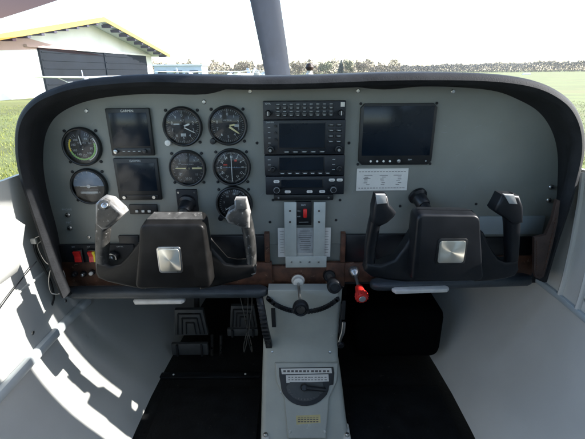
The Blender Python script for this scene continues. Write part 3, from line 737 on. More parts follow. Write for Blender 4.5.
# turn coordinator style
t = gauge('vertical_speed_gauge', 'grey faced dial with a horizontal cream bar pointer, second row', 188, 168, R*.97)
m = MB(); m.lathe((0, 0, 0), [(R*.84, .0026), (R*.84, .0028)], '-y', 40); m.build('grey_face', M['panel2'] if False else M['radio'], t)
m = MB(); ticks(m, 24, R*.7, R*.8, YM-.0002, .0006, -160, 160); ringtext(m, ['20', '15', '10', '5', '0', '5', '10', '15', '20'], R*.56, .006, YM-.0002, -170, 42.5)
m.text('VERTICAL SPEED', 0, R*.2, .0035, YM-.0002); m.text('UP', -R*.4, R*.25, .005, YM-.0002); m.text('DN', -R*.4, -R*.28, .005, YM-.0002); part(t, 'markings', m, 'mark')
part(t, 'pointer', pointer(271, R*.1, R*.66, .0016, .0008, -.0054), 'cream'); m = MB(); m.box((R*.5, -.0054, .0004), (.020, .0006, .0035)); part(t, 'pointer_tail', m, 'cream'); hubcap(t, -.006, .003)
# course deviation
t = gauge('course_indicator', 'black compass rose dial with vertical white needle, second row beside radios', 232, 167, R)
m = MB(); ticks(m, 72, R*.72, R*.80, YM, .0004); ticks(m, 12, R*.66, R*.80, YM, .0011); ringtext(m, ['N', '3', '6', 'E', '12', '15', 'S', '21', '24', 'W', '30', '33'], R*.56, .0068, YM, 0, 30, False)
for k in (-2, -1, 1, 2): m.lathe((k*R*.13, YM+.0006, 0), [(.0009, 0), (.0009, .0008)], '-y', 8)
part(t, 'markings', m, 'white')
m = MB(); m.box((0, -.0055, 0), (R*.95, .0007, .0011)); part(t, 'horizontal_needle', m, 'blueb'); m = MB(); m.box((-.0, -.006, -.002), (.0014, .0007, R*1.35)); part(t, 'vertical_needle', m, 'white')
m = MB(); m.quad(-R*.33, R*.14, .008, .0025, YM-.0006); m.quad(R*.22, R*.36, .005, .004, YM-.0006); part(t, 'red_flag', m, 'redmark')
# bottom gauge behind the handle
t = gauge('tachometer', 'large unlit black dial behind the right grip of the left yoke', 234.5, 203.5, R*1.0, (-.75, -.75), .006)
m = MB(); ticks(m, 30, R*.72, R*.8, YM, .0006, -130, 130); ringtext(m, ['0', '5', '10', '15', '20', '25', '30'], R*.55, .006, YM, -120, 40); m.text('RPM', 0, -R*.3, .006, YM); part(t, 'markings', m, 'mark')
part(t, 'pointer', pointer(-125, R*.1, R*.62, .001, .0008, -.0052), 'white'); hubcap(t)

# ------------------------------------------------------------------ square displays, left
def display(name, lb, cat, x0, y0, x1, y1, Y=YP, th=.008, grp=None, mt='bezel'):
    c, w_, h_ = rectP(x0, y0, x1, y1, Y-.0005); t = thing(name, lb, cat, c, grp)
    m = MB(); m.box((0, -th/2, 0), (w_, th, h_), .0018); m.build('housing', M[mt], t); return t, w_, h_, -th
def qm(w_, h_, x, z, ww, hh, y, th=.0008):
    m = MB(); m.box((x*w_, y-th/2, z*h_), (ww*w_, th, hh*h_), th*.3); return m
t, w_, h_, y = display('flight_display', 'upper small square navigator screen left of the gauges', 'display', 110, 108.5, 153, 155.5, grp='square displays')
qm(w_, h_, 0, .06, .86, .70, y).build('screen', M['screen'], t)
m = MB(); m.text('GARMIN', 0, .445*h_, .0068, y-.0006); part(t, 'lettering', m, 'white')
qm(w_, h_, 0, -.40, .86, .13, y, .0012).build('button_strip', M['black'], t)
for k, kx in enumerate((-.38, .30)):
    m = MB(); m.lathe((kx*w_, y, -.40*h_), [(.0045, 0), (.0042, .006), (.003, .0065)], '-y', 18); m.build('knob', M['steel'] if k == 0 else M['black'], t)
m = MB()
for k in range(4): m.quad((-.2+.12*k)*w_, -.40*h_, .06*w_, .0014, y-.0015)
part(t, 'button_marks', m, 'mark')
t, w_, h_, y = display('flight_display', 'lower small square navigator screen directly above the left yoke', 'display', 117.5, 158, 160.5, 199.5, grp='square displays')
qm(w_, h_, 0, .06, .86, .66, y).build('screen', M['screen'], t)
m = MB(); m.text('GARMIN', 0, .44*h_, .0060, y-.0006); part(t, 'lettering', m, 'mark')
qm(w_, h_, 0, -.42, .86, .10, y, .0012).build('button_strip', M['black'], t)
for kx in (-.36, .33):
    m = MB(); m.lathe((kx*w_, y, -.42*h_), [(.0035, 0), (.0033, .004)], '-y', 16); m.build('knob', M['steel'], t)
# small black switch strip
t, w_, h_, y = display('switch_strip', 'short black strip of three white switches beneath the lower square display', 'switch strip', 130, 204, 158, 213.5, th=.005)
for k in range(3):
    m = MB(); m.box(((-.22+.22*k)*w_, y-.002, -.15*h_), (.006, .004, .005), .0008); m.build('switch', M['worn'], t)

# ------------------------------------------------------------------ radio stack
grp = 'stacked radios'
t, w_, h_, y = display('audio_panel', 'black audio selector panel, topmost unit of the radio stack', 'radio', 263.5, 100.5, 345, 119, th=.014, grp=grp, mt='radio')
for r_ in range(2):
    for k in range(9):
        m = MB(); m.box(((-.32+.08*k)*w_, y-.0012, (.17-.38*r_)*h_), (.06*w_, .0024, .22*h_), .0006); m.build('button', M['black'], t)
m = MB()
for r_ in range(2):
    for k in range(9): m.quad((-.32+.08*k)*w_, (.33-.38*r_)*h_, .036*w_, .0010, y-.0006); m.quad((-.32+.08*k)*w_, (.13-.38*r_)*h_, .03*w_, .0012, y-.0027)
m.text('GMA', -.44*w_, .36*h_, .005, y-.0006); part(t, 'legends', m, 'mark')
for kx in (-.44, .44):
    m = MB(); m.lathe((kx*w_, y, -.14*h_), [(.0060, 0), (.0058, .009), (.005, .010)], '-y', 20); k_o = m.build('knob', M['black'], t)
    m = MB(); m.box((kx*w_, y-.0103, -.14*h_), (.0012, .001, .008)); m.build('pointer_line', M['white'], k_o)
qm(w_, h_, .46, .3, .05, .25, y).build('marker_lamp', M['worn'], t)
def nav(name, lb, x0, y0, x1, y1, th, scr, rows, grp=grp):
    t, w_, h_, y = display(name, lb, 'radio', x0, y0, x1, y1, th=th, grp=grp, mt='radio')
    m = MB(); m.box((scr[0]*w_, y-.0004, scr[1]*h_), (scr[2]*w_+.004, .0012, scr[3]*h_+.004), .0004); f = m.build('screen_frame', M['bezel'], t)
    m = MB(); m.box((scr[0]*w_, y-.0010, scr[1]*h_), (scr[2]*w_, .0008, scr[3]*h_)); m.build('screen', M['screen'], t)
    return t, w_, h_, y
t, w_, h_, y = nav('navigator_radio', 'large screen navigation radio, second unit from top of the radio stack', 264, 119.6, 344.5, 153.6, .013, (-.03, .06, .56, .70), 2)
m = MB(); m.text('GARMIN', -.42*w_, .44*h_, .0042, y-.0006)
for r_ in range(4): m.quad(-.43*w_, (.3-.15*r_)*h_, .03*w_, .0010, y-.0006)
for k in range(5): m.quad((-.22+.11*k)*w_, -.415*h_, .05*w_, .0013, y-.0022)
part(t, 'legends', m, 'mark')
for k in range(5):
    m = MB(); m.box(((-.22+.11*k)*w_, y-.001, -.42*h_), (.075*w_, .002, .075*h_), .0005); m.build('button', M['black'], t)
for r_ in range(4):
    for c_ in range(2):
        m = MB(); m.box(((.325+.095*c_)*w_, y-.001, (.36-.16*r_)*h_), (.07*w_, .002, .085*h_), .0005); b_ = m.build('button', M['black'], t)
        m = MB(); m.quad((.325+.095*c_)*w_, (.36-.16*r_)*h_, .04*w_, .0009, y-.0022); m.build('button_legend', M['mark'], b_, smooth=0)
for r_ in range(3):
    m = MB(); m.lathe((-.355*w_, y, (.34-.2*r_)*h_), [(.0026, 0), (.0024, .003)], '-y', 12); m.build('small_knob', M['bezel'], t)
for kx in (-.42, .42):
    m = MB(); m.lathe((kx*w_, y, -.34*h_), [(.0075, 0), (.0072, .007), (.0048, .0075), (.0046, .013), (.0038, .014)], '-y', 24); m.build('dual_knob', M['black'], t)
    m = MB(); m.lathe((kx*w_, y-.014, -.34*h_), [(.0030, 0), (.0028, .0006)], '-y', 14); m.build('knob_cap', M['steel'], t)
t, w_, h_, y = nav('comm_radio', 'radio with narrow dark display, third unit from top of the radio stack', 265, 154.2, 344, 174.4, .013, (-.04, .10, .55, .62), 1)
m = MB()
for k in range(7): m.quad((-.28+.095*k)*w_, -.37*h_, .04*w_, .0013, y-.0022)
for r_ in range(3): m.quad(-.44*w_, (.3-.25*r_)*h_, .035*w_, .0010, y-.0006); m.quad(.36*w_, (.3-.25*r_)*h_, .035*w_, .0010, y-.0006)
part(t, 'legends', m, 'mark')
for k in range(7):
    m = MB(); m.box(((-.28+.095*k)*w_, y-.001, -.37*h_), (.07*w_, .002, .13*h_), .0005); m.build('button', M['black'], t)
for kx in (-.40, .43):
    m = MB(); m.lathe((kx*w_, y, -.15*h_), [(.0062, 0), (.006, .006), (.004, .0065), (.0038, .011), (.003, .012)], '-y', 22); m.build('dual_knob', M['black'], t)
t, w_, h_, y = nav('transponder', 'transponder with oval pale keys, lowest unit of the radio stack', 266, 175, 343.5, 193, .013, (-.04, .12, .52, .42), 1)
for kx, kz in ((-.36, .24), (.34, .30), (.44, .30), (-.22, -.33), (.06, -.33), (.22, -.33)):
    m = MB(); m.prism(rrect(.0125, .0058, .0025, 4, kx*w_, kz*h_), y-.002, y, .0006); b_ = m.build('key', M['paper'], t)
    m = MB(); m.quad(kx*w_, kz*h_, .006, .0009, y-.0023); m.build('key_legend', M['ink'], b_, smooth=0)
for kx in (-.36, .36):
    m = MB(); m.lathe((kx*w_, y, -.2*h_), [(.0082, 0), (.0078, .006), (.0055, .0065), (.005, .010)], '-y', 24); k_o = m.build('knob', M['black'], t)
    m = MB(); m.arc(kx*w_, -.2*h_, .0055, .0062, 0, 360, y-.0072); m.build('knob_ring', M['mark'], k_o, smooth=0)
t, w_, h_, y = display('blank_plate', 'plain black blanking plate right under the radio stack', 'plate', 274, 193.8, 333, 199.5, th=.008)
for kx in (-.42, .42):
    m = MB(); m.lathe((kx*w_, y, 0), [(.0022, 0), (.0018, .0008)], '-y', 10); m.build('screw', M['steel'], t)

# ------------------------------------------------------------------ big right display
c, w_, h_ = rectP(359, 104, 433.5, 165, YP-.0005)
t = thing('engine_display', 'large dark rectangular display on the right half of the panel', 'display', c)
cc = .008
ol = [(-w_/2+cc, h_/2), (w_/2-cc, h_/2), (w_/2, h_/2-cc), (w_/2, -h_/2+cc), (w_/2-cc, -h_/2), (-w_/2+cc, -h_/2), (-w_/2, -h_/2+cc), (-w_/2, h_/2-cc)]
m = MB(); m.prism(ol[::-1], -.007, 0, .0015); m.build('housing', M['bezel'], t)
m = MB(); m.box((0, -.0072, .06*h_), (.92*w_, .0010, .80*h_), .0003); m.build('screen', M['screen'], t)
for k in range(4):
    m = MB(); m.lathe(((-.33+.087*k)*w_, -.007, -.435*h_), [(.0022, 0), (.0022, .001), (.0015, .0015)], '-y', 12); m.build('button', M['white'], t)
m = MB(); m.lathe((.05*w_, -.007, -.435*h_), [(.004, 0), (.0036, .002), (.002, .0024)], '-y', 16); m.build('selector', M['steel'], t)
m = MB(); m.text('EDM', .20*w_, -.41*h_, .0040, -.0078); m.lathe((.42*w_, -.0072, -.435*h_), [(.0015, 0), (.0012, .0006)], '-y', 10); part(t, 'lettering', m, 'mark')
for sx in (-1, 1):
    for sz in (-1, 1):
        m = MB(); m.lathe((sx*.497*w_, -.0005, sz*.495*h_), [(.0028, 0), (.0026, .0015), (.0012, .0018)], '-y', 12); m.build('screw', M['matte'], t)
# paper placard below it
c, w_, h_ = rectP(356.5, 168.5, 407.5, 190.5, YP-.0005)
t = thing('loading_placard', 'white printed placard with three columns below the large dark display', 'placard', c)
m = MB(); m.box((0, -.0006, 0), (w_, .0012, h_)); m.build('card', M['paper'], t, smooth=0)
m = MB(); y = -.0015
for z in (.36, -.38):
    for k in range(16): m.quad((-.44+.058*k)*w_, z*h_, random.uniform(.03, .05)*w_, .0012, y)
for cx_, n_ in ((-.30, 6), (.02, 6), (.32, 6)):
    for k in range(n_): m.quad(cx_*w_+random.uniform(-.003, .003), (.20-.085*k)*h_, (.16 if k < 1 else .07)*w_, .0011, y)
m.quad(-.3*w_, .06*h_, .14*w_, .001, y)
part(t, 'printing', m, 'ink')

# ------------------------------------------------------------------ jacks
def jack(px, py, lb, grp, r=.0055):
    c = P(px, py, YP-.0005); t = thing('headset_jack', lb, 'jack', c, grp)
    m = MB(); m.lathe((0, 0, 0), [(r, 0), (r, .002), (r*.8, .003), (r*.7, .006), (r*.45, .006), (r*.42, .002)], '-y', 20, cap=False); m.build('nut', M['steel'], t)
    m = MB(); m.lathe((0, 0, 0), [(r*.45, .001), (r*.40, .0015)], '-y', 14); m.build('socket', M['matte'], t)
jack(68, 215, 'upper headset jack at the lower left of the grey panel', 'headset jacks')
jack(70, 228, 'lower headset jack at the lower left, above the red rocker switches', 'headset jacks')
jack(551, 187, 'upper headset jack near the right edge of the panel', 'headset jacks')
jack(548.5, 200, 'lower headset jack near the right edge, above the leather flap', 'headset jacks')

# ------------------------------------------------------------------ rocker switches, ignition and breakers bottom left
YS = YP-.016
c, w_, h_ = rectP(62, 244, 136, 263, YS+.012)
m = MB(); m.box((0, -.003, 0), (w_, .008, h_*1.02), .001); t = m.build('switch_plate', M['matte'], ip); t.location = c-PC
m = MB()
for k in range(7): m.quad((-.42+.14*k)*w_, -.44*h_, .05*w_, .0012, -.0075)
m.text('BAT', -.30*w_, .42*h_, .004, -.0075); m.text('ALT', -.10*w_, .42*h_, .004, -.0075); m.text('OFF R L', .32*w_, .42*h_, .0045, -.0075); part(t, 'legends', m, 'mark')
def rocker(px, py, lb, halves):
    c = P(px, py, YS); t = thing('rocker_switch', lb, 'switch', c, 'rocker switches')
    m = MB(); m.box((0, .002, 0), (.021, .008, .032), .001); m.build('frame', M['black'], t)
    for k, mm in enumerate(halves):
        mb = MB(); wseg = .015/len(halves); x0 = -.0075+wseg*k
        y_up, y_mid, y_lo = -.0085, -.0040, -.0055
        pr_ = [(-.012, y_lo), (-.0, y_mid), (.012, y_up)]
        vs = []
        for x in (x0, x0+wseg-.0003):
            vs += [(x, .002, -.0125), (x, y_lo, -.0125), (x, y_mid, 0), (x, y_up, .0125), (x, .002, .0125)]
        mb.add(vs, [[0, 1, 2, 3, 4], [9, 8, 7, 6, 5], [0, 5, 6, 1], [1, 6, 7, 2], [2, 7, 8, 3], [3, 8, 9, 4], [4, 9, 5, 0]])
        mb.build('rocker', M[mm], t, smooth=0, label='yellow half of the rocker' if mm == 'yellow' else None)
rocker(78.5, 256, 'all red rocker switch at the lower left of the panel', ['red'])
rocker(93, 256, 'red and yellow split rocker switch partly behind the yoke grip', ['red', 'red', 'yellow'])
c = P(113, 256.5, YS-.002); t = thing('ignition_switch', 'round ignition lock with silver key behind the left yoke grip', 'ignition', c)
m = MB(); m.lathe((0, 0, 0), [(.0125, -.004), (.0125, .006), (.010, .009), (.0065, .0095), (.006, .007)], '-y', 28); m.build('collar', M['black'], t)
m = MB(); m.arc(0, 0, .0095, .0112, 0, 360, -.0095); m.build('ring', M['steel'], t, smooth=0)
m = MB(); m.lathe((0, 0, 0), [(.006, .006), (.0058, .012), (.004, .013)], '-y', 18); m.build('barrel', M['steel'], t)
m = MB(); m.box((0, -.020, 0), (.0022, .016, .013), .0006); m.build('key', M['metal'], t)
m = MB(); m.tube([(-.002, -.024, -.008), (-.004, -.026, -.02), (.002, -.026, -.030), (.004, -.025, -.02), (.001, -.024, -.008)], .0008, 6, cap=False); m.build('key_ring', M['steel'], t)
for i, (px_, py_, mm, lb) in enumerate(((75, 273.5, 'black', 'black round knob, leftmost in the row under the red rockers'), (84, 273.5, 'steel', 'silver centred breaker button, second in the row under the rockers'), (92.5, 272, 'worn', 'cream headed breaker button, third in the row under the rockers'), (121, 275, 'black', 'black breaker button under the ignition lock'), (129, 275, 'steel', 'silver breaker button nearest the yoke hub'))):
    c = P(px_, py_, YS+.002); t = thing('breaker_button', lb, 'button', c, 'breaker buttons in the brown trim')
    r = .0062 if i < 3 else .0045
    m = MB(); m.lathe((0, 0, 0), [(r, -.002), (r, .004), (r*.85, .006)], '-y', 20); m.build('collar', M['black'], t)
    m = MB(); m.lathe((0, 0, 0), [(r*.68, .005), (r*.65, .010), (r*.45, .011)], '-y', 18); m.build('button', M[mm], t)

# ------------------------------------------------------------------ centre bracket with placards
YB = YP-.014
c = P(307, 235, YB); t = thing('mounting_bracket', 'pale metal bracket with two uprights and screws below the radios', 'bracket', c)
def bx(x0, y0, x1, y1, Y, th, mb): cc_, w1, h1 = rectP(x0, y0, x1, y1, Y); mb.box(cc_-c+Vector((0, th/2, 0)), (w1, th, h1), .0006)
for x0, x1 in ((284.5, 296.5), (313.5, 325)):
    m = MB(); bx(x0, 203, x1, 257, YB, .003, m); m.build('upright', M['alu'], t)
m = MB(); bx(285.5, 256.5, 326.5, 267.5, YB-.001, .004, m); m.build('crossbar', M['alu'], t)
for px_, py_ in ((290, 211), (290, 222), (319, 211), (319, 222), (291.5, 262), (300.5, 262), (309.5, 262), (318.5, 262)):
    p = P(px_, py_, YB-.001)-c; m = MB(); m.lathe(p, [(.0022, 0), (.002, .0012), (.0008, .0014)], '-y', 12); m.build('screw', M['leather'] if py_ < 255 else M['steel'], t)
c = P(303.5, 213, YP-.006); t = thing('trim_switch', 'small black plate with a red rocker between the bracket uprights', 'switch', c)
_, w_, h_ = rectP(297, 201, 313, 224, YP-.006)
m = MB(); m.box((0, 0, 0), (w_, .010, h_), .001); m.build('plate', M['black'], t)
m = MB(); m.box((.003, -.007, .002), (.008, .007, .019), .0015); m.build('rocker', M['red'], t)
m = MB(); m.text('ELEV', 0, .38*h_, .005, -.0056); m.text('ON', -.30*w_, .12*h_, .004, -.0056); m.text('OFF', -.30*w_, -.12*h_, .004, -.0056); m.quad(0, -.36*h_, .6*w_, .001, -.0056); part(t, 'legends', m, 'mark')
c, w_, h_ = rectP(278, 228, 330.5, 257, YP-.007); t = thing('operating_placard', 'wide white text placard tucked behind the metal bracket', 'placard', c)
m = MB(); m.box((0, 0, 0), (w_, .001, h_)); m.build('card', M['paper'], t, smooth=0)
m = MB()
for k in range(9):
    for x0, x1 in ((-.47, -.38), (.38, .47)): m.quad((x0+x1)/2*w_, (.38-.09*k)*h_, .085*w_*random.uniform(.6, 1), .0009, -.0009)
part(t, 'printing', m, 'ink')
c, w_, h_ = rectP(297, 228.5, 313, 253, YP-.0095); t = thing('text_placard', 'narrow silver text placard seen between the bracket uprights', 'placard', c)
m = MB(); m.box((0, 0, 0), (w_, .001, h_)); m.build('plate', M['foil'], t, smooth=0)
m = MB()
for k in range(10): m.quad(random.uniform(-.04, .04)*w_, (.40-.085*k)*h_, random.uniform(.55, .85)*w_, .0010, -.0009)
part(t, 'printing', m, 'ink')

# ------------------------------------------------------------------ push-pull controls
def pushpull(name, lb, cat, base, tip, rod_r, collar, knobprof, km, cm):
    b0 = base; d = (tip-base); t = thing(name, lb, cat, b0)
    ax = d.normalized()
    m = MB(); m.lathe((0, 0, 0), collar, ax, 28); m.build('collar', M[cm], t)
    m = MB(); m.tube([Vector((0, 0, 0)), d], rod_r, 14); m.build('rod', M['metal'], t)
    m = MB(); m.lathe(d, knobprof, ax, 32); m.build('knob', M[km], t)
    return t, d, ax
# throttle (straight back toward the pilot, seen from above)
a = P(298, 280, YP-.01)
b_ = P(300.5, 306, .70)
t, d, ax = pushpull('throttle_control', 'throttle with silver rod and black knob below the centre bracket', 'throttle', a, b_, .0030, [(.015, -.01), (.015, .004), (.0125, .006), (.0115, .014), (.009, .016)],
    [(.005, -.008), (.011, -.006), (.0155, 0), (.0165, .006), (.016, .012), (.014, .016), (.0115, .0165), (.0105, .0145)], 'black', 'worn')
m = MB(); m.lathe(d, [(.009, .0146), (.0088, .0156), (.004, .016)], ax, 20); m.build('knob_cap', M['steel'], t)
m = MB(); m.lathe((0, 0, 0), [(.0175, -.006), (.0175, .002), (.0155, .003)], ax, 28); m.build('friction_ring', M['brown'], t)
# carb heat, black barrel
a = P(329, 275, YP-.01); b_ = P(334, 286, .735)
t, d, ax = pushpull('carburettor_heat_control', 'short black barrel knob right of the throttle', 'control', a, b_, .006, [(.014, -.006), (.014, .006), (.012, .010)],
    [(.008, -.03), (.0115, -.026), (.012, -.008), (.015, -.004), (.015, .006), (.0125, .010), (.009, .0105), (.008, .008)], 'black', 'bezel')
# mixture, red
a = P(354, 271.5, YP-.02); b_ = P(361.5, 296, .725)
t, d, ax = pushpull('mixture_control', 'mixture control with grey collar and bright red fluted knob', 'control', a, b_, .0038, [(.012, -.006), (.012, .006), (.009, .010), (.006, .016)],
    [(.005, -.028), (.0085, -.026), (.010, -.012), (.0115, -.009), (.0125, -.002), (.0125, .004), (.011, .008), (.0085, .009)], 'orange', 'steel')
m = MB()
for k in range(12):
    an = 2*PI*k/12; u = ax.orthogonal().normalized(); v = ax.cross(u); r0 = (u*math.cos(an)+v*math.sin(an))*.0122
    m.tube([d+r0-ax*.004, d+r0+ax*.006], .0020, 8)
m.build('flutes', M['orange'], t)
m = MB(); m.lathe(d, [(.0075, .0091), (.007, .0098)], ax, 20); m.build('face_plate', M['foil'], t)

# ------------------------------------------------------------------ pedestal
pc = Vector((CX+.005, .78, -.60))
ped = thing('centre_pedestal', 'grey painted centre pedestal running down from the panel', 'pedestal', pc)
# stations: (left px, right px, y px, Y depth)
stn = [(256, 343, 290, .800), (258, 342, 303, .800), (261, 340, 322, .795), (263, 338.5, 342, .785), (262.5, 338.5, 358, .770), (262, 341, 375, .752), (261.5, 343.5, 395, .728), (261, 346, 417, .695), (260.5, 349.5, 442, .655), (260, 353, 480, .59), (259, 357, 540, .48)]
vs = []; fs = []
for (xl, xr, yp, Y) in stn:
    a = P(xl, yp, Y)-pc; b_ = P(xr, yp, Y)-pc; r = .012
    prof_ = [a+Vector((.004, .25, 0)), a+Vector((0, .03, 0)), a+Vector((0, r, 0)), a+Vector((.0035, .0035, 0)), a+Vector((r, 0, 0)), a.lerp(b_, .5), b_+Vector((-r, 0, 0)), b_+Vector((-.0035, .0035, 0)), b_+Vector((0, r, 0)), b_+Vector((0, .03, 0)), b_+Vector((-.004, .25, 0))]
    vs += prof_
n = 11
for i in range(len(stn)-1):
    for k in range(n-1): fs.append([i*n+k, i*n+k+1, (i+1)*n+k+1, (i+1)*n+k])
m = MB(); m.add(vs, fs); m.build('body', M['console'], ped, smooth=50)
# raised centre spine below the selector
def pedpt(px, py, lift=0):
    for (s0, s1) in zip(stn, stn[1:]):
        if s0[2] <= py <= s1[2]:
            # intersect ray with segment plane
            A = P(300, s0[2], s0[3]); B = P(300, s1[2], s1[3]); nn = (B-A).cross(Vector((1, 0, 0))).normalized()
            if nn.y > 0: nn = -nn
            d = ray(px, py); q = d*(A.dot(nn)/d.dot(nn)); return q+nn*lift, nn
    return P(px, py, .7), Vector((0, -1, 0))
def slab(pxs, lift0, lift1, name, m_, parent, org, bev=0, label=None):
    mb = MB(); n = len(pxs)
    lo = [pedpt(x, y, lift0)[0]-org for x, y in pxs]; hi = [pedpt(x, y, lift1)[0]-org for x, y in pxs]
    bm = bmesh.new(); a = [bm.verts.new(v) for v in hi]; b_ = [bm.verts.new(v) for v in lo]
    f0 = bm.faces.new(a)
    for i in range(n): bm.faces.new((a[i], b_[i], b_[(i+1) % n], a[(i+1) % n]))
    bmesh.ops.recalc_face_normals(bm, faces=bm.faces[:])
    if bev: bmesh.ops.bevel(bm, geom=list(f0.edges), offset=bev, segments=3, affect='EDGES', profile=.5)
    mb.addbm(bm); return mb.build(name, m_, parent, smooth=35, label=label)
slab([(275, 362), (338, 362), (337, 381), (329, 398), (326, 439), (288, 439), (284, 398), (276, 381)][::-1], -.01, .007, 'raised_plinth', M['console'], ped, pc, .004)
for x_, y_ in ((272, 352), (330, 352), (281, 392), (331, 392), (290, 432), (324, 432)):
    q_, n_ = pedpt(x_, y_, .0 if y_ < 360 or x_ in (281, 331) else .0075); m = MB(); m.lathe(q_-pc, [(.0034, 0), (.003, .0012), (.001, .0016)], n_, 12); m.build('screw', M['steel'], ped)
# curved top cowl with black ribbed edge
top_c = [(268, 296.5), (276, 303), (288, 308), (301, 310), (316, 308.5), (328, 304), (338, 297)]
tc = catmull([P(x, y, .772) for x, y in top_c], 5)
m = MB(); vs = []; fs = []
for q in tc:
    vs += [q-pc, q-pc+Vector((0, .0, .004)), Vector((q.x-pc.x, .80-pc.y, max(q.z, P(300, 292, .80).z)-pc.z+.004)), Vector((q.x-pc.x, .80-pc.y, q.z-pc.z))]
for i in range(len(tc)-1):
    for k in range(4): fs.append([i*4+k, i*4+(k+1) % 4, (i+1)*4+(k+1) % 4, (i+1)*4+k])
m.add(vs, fs)
cw = [((P(x, y, .772)-pc).x, (P(x, y, .772)-pc).z) for x, y in [(338, 290), (268, 290)]]+[((q-pc).x, (q-pc).z) for q in tc]
m.prism(cw, .772-pc.y-.001, .80-pc.y, .002); m.build('top_cowl', M['console'], ped, smooth=50)
m = MB()
m.tube([q-pc+Vector((0, -.002, -.001)) for q in tc], .0035, 8)
for i in range(0, len(tc)-1):
    q = tc[i].lerp(tc[i+1], .5)-pc+Vector((0, -.003, -.002)); m.tube([q+Vector((0, -.004, 0)), q+Vector((0, .004, 0))], .0050, 8)
m.build('ribbed_edge', M['matte'], ped)
m = MB(); a = P(289, 299, .778)-pc; b_ = P(314, 300, .778)-pc; m.tube([a, b_], [(.0022, .002)]*2, 8); m.build('indicator_slot', M['matte'], ped)
# recess slots both sides
slab([(271, 308), (275, 308), (276, 327), (272, 327)], -.004, .0008, 'slot', M['matte'], ped, pc)
slab([(341, 303), (342, 303), (341, 340), (339, 340)], -.004, .002, 'slot', M['matte'], ped, pc)
# trim wheel
tw0 = P(264, 322, .785)
arcp = []
for (x, y, Y) in ((258, 296, .782), (259.5, 305, .764), (261.5, 316, .755), (263.5, 328, .755), (266, 338, .763), (267.5, 345, .78)):
    arcp.append(P(x+1.5, y, Y)-tw0)
ac = catmull(arcp, 6)
m = MB(); m.tube(ac, [(.008, .008)]*len(ac), 12, .6, up=(1, 0, 0)); t = m.build('trim_wheel', M['black'], ped); t.location = tw0-pc
m = MB()
for q in ac[::2]: m.tube([q+Vector((-.0072, -.0045, 0)), q+Vector((.0072, -.0045, 0))], .0046, 7)
m.build('ribs', M['matte'], t)
m = MB()
for q, s_ in ((ac[6], 'NOSE'), (ac[14], 'UP')): m.text(s_, q.x, q.z, .004, q.y-.012)
# door latch on the right flank
c0 = P(341, 336, .77); t = thing('flap_latch', 'worn silver latch on the right flank of the pedestal', 'latch', c0)
m = MB(); a = P(344, 322, .765)-c0; b_ = P(339.5, 342, .76)-c0; m.tube([a, a.lerp(b_, .5)+Vector((.003, 0, 0)), b_], [(.004, .003), (.0045, .003), (.003, .002)], 10); m.build('lever', M['metal'], t)
m = MB(); m.lathe(P(340.5, 344, .762)-c0, [(.008, 0), (.008, .005), (.006, .008)], '-y', 18); m.build('hub', M['black'], t)
m = MB(); m.box(P(343.5, 310, .775)-c0, (.008, .006, .05), .002); m.build('slide', M['matte'], t)
# fuel selector
fc = pedpt(306, 385)[0]
t = thing('fuel_selector', 'black fuel selector with half round dial on the pedestal', 'fuel selector', fc)
semi = [(281, 384)]+[(305+24*math.cos(math.radians(180-a)), 384+22*math.sin(math.radians(a))) for a in range(10, 180, 12)]+[(333, 384), (334, 372), (333, 366), (279, 367), (279.5, 376)]
slab(semi[::-1], .004, .0095, 'base_plate', M['black'], t, fc, .001)
dial = [(305+18.5*math.cos(math.radians(180-a)), 386+15.5*math.sin(math.radians(a))) for a in range(0, 181, 12)]+[(322, 381), (290, 381)]
slab(dial[::-1], .009, .0115, 'half_dial', M['pedal'], t, fc, .0008)
sl = slab([(281, 367.5), (331, 367), (331.5, 372), (282, 373)][::-1], .009, .0108, 'top_placard', M['paper'], t, fc)
sl = slab([(286, 374), (328, 373), (328.5, 380.5), (286.5, 382)][::-1], .009, .0112, 'white_placard', M['paper'], t, fc)
p0, nn = pedpt(304, 386, .012); p1 = pedpt(325, 388, .020)[0]; pm = pedpt(306, 386, .022)[0]
m = MB(); m.lathe(p0-fc, [(.0085, 0), (.008, .008), (.006, .011)], nn, 20); m.tube([pm-fc, p1-fc], [(.006, .006), (.0035, .005)], 10); m.build('selector_lever', M['black'], t)
m = MB()
for k in range(12):
    for (ya, yb, xa, xb, l) in ((369, 371, 283, 330, .0112), (376, 376.8, 288, 327, .0116), (378.5, 379.3, 288, 327, .0116)):
        x = xa+(xb-xa)*(k+.1)/12; wq = (xb-xa)/12*random.uniform(.5, .8)
        q = [pedpt(x, ya, l)[0]-fc, pedpt(x+wq, ya, l)[0]-fc, pedpt(x+wq, yb, l)[0]-fc, pedpt(x, yb, l)[0]-fc]; m.add(q, [[0, 1, 2, 3]])
for k in range(15):
    a = math.radians(12+k*11); r0, r1 = .82, .93
    pt = lambda rr, a_: pedpt(305+18.5*rr*math.cos(PI-a_), 386+15.5*rr*math.sin(a_), .012)[0]-fc
    m.add([pt(r0, a-.03), pt(r1, a-.03), pt(r1, a+.03), pt(r0, a+.03)], [[0, 1, 2, 3]])
part(t, 'printing', m, 'ink')
c = pedpt(308, 419)[0]; t = thing('warning_placard', 'small yellow printed placard below the fuel selector', 'placard', c)
slab([(296, 415.5), (320, 414.5), (320.5, 423), (296.5, 425)][::-1], .0065, .0085, 'plate', M['yplac'], t, c)
m = MB()
for k in range(7):
    for j in range(3):
        x = 298+k*3; y_ = 417+j*2.3; q = [pedpt(x, y_, .009)[0]-c, pedpt(x+2.2, y_, .009)[0]-c, pedpt(x+2.2, y_+1, .009)[0]-c, pedpt(x, y_+1, .009)[0]-c]; m.add(q, [[0, 1, 2, 3]])
part(t, 'printing', m, 'ink')
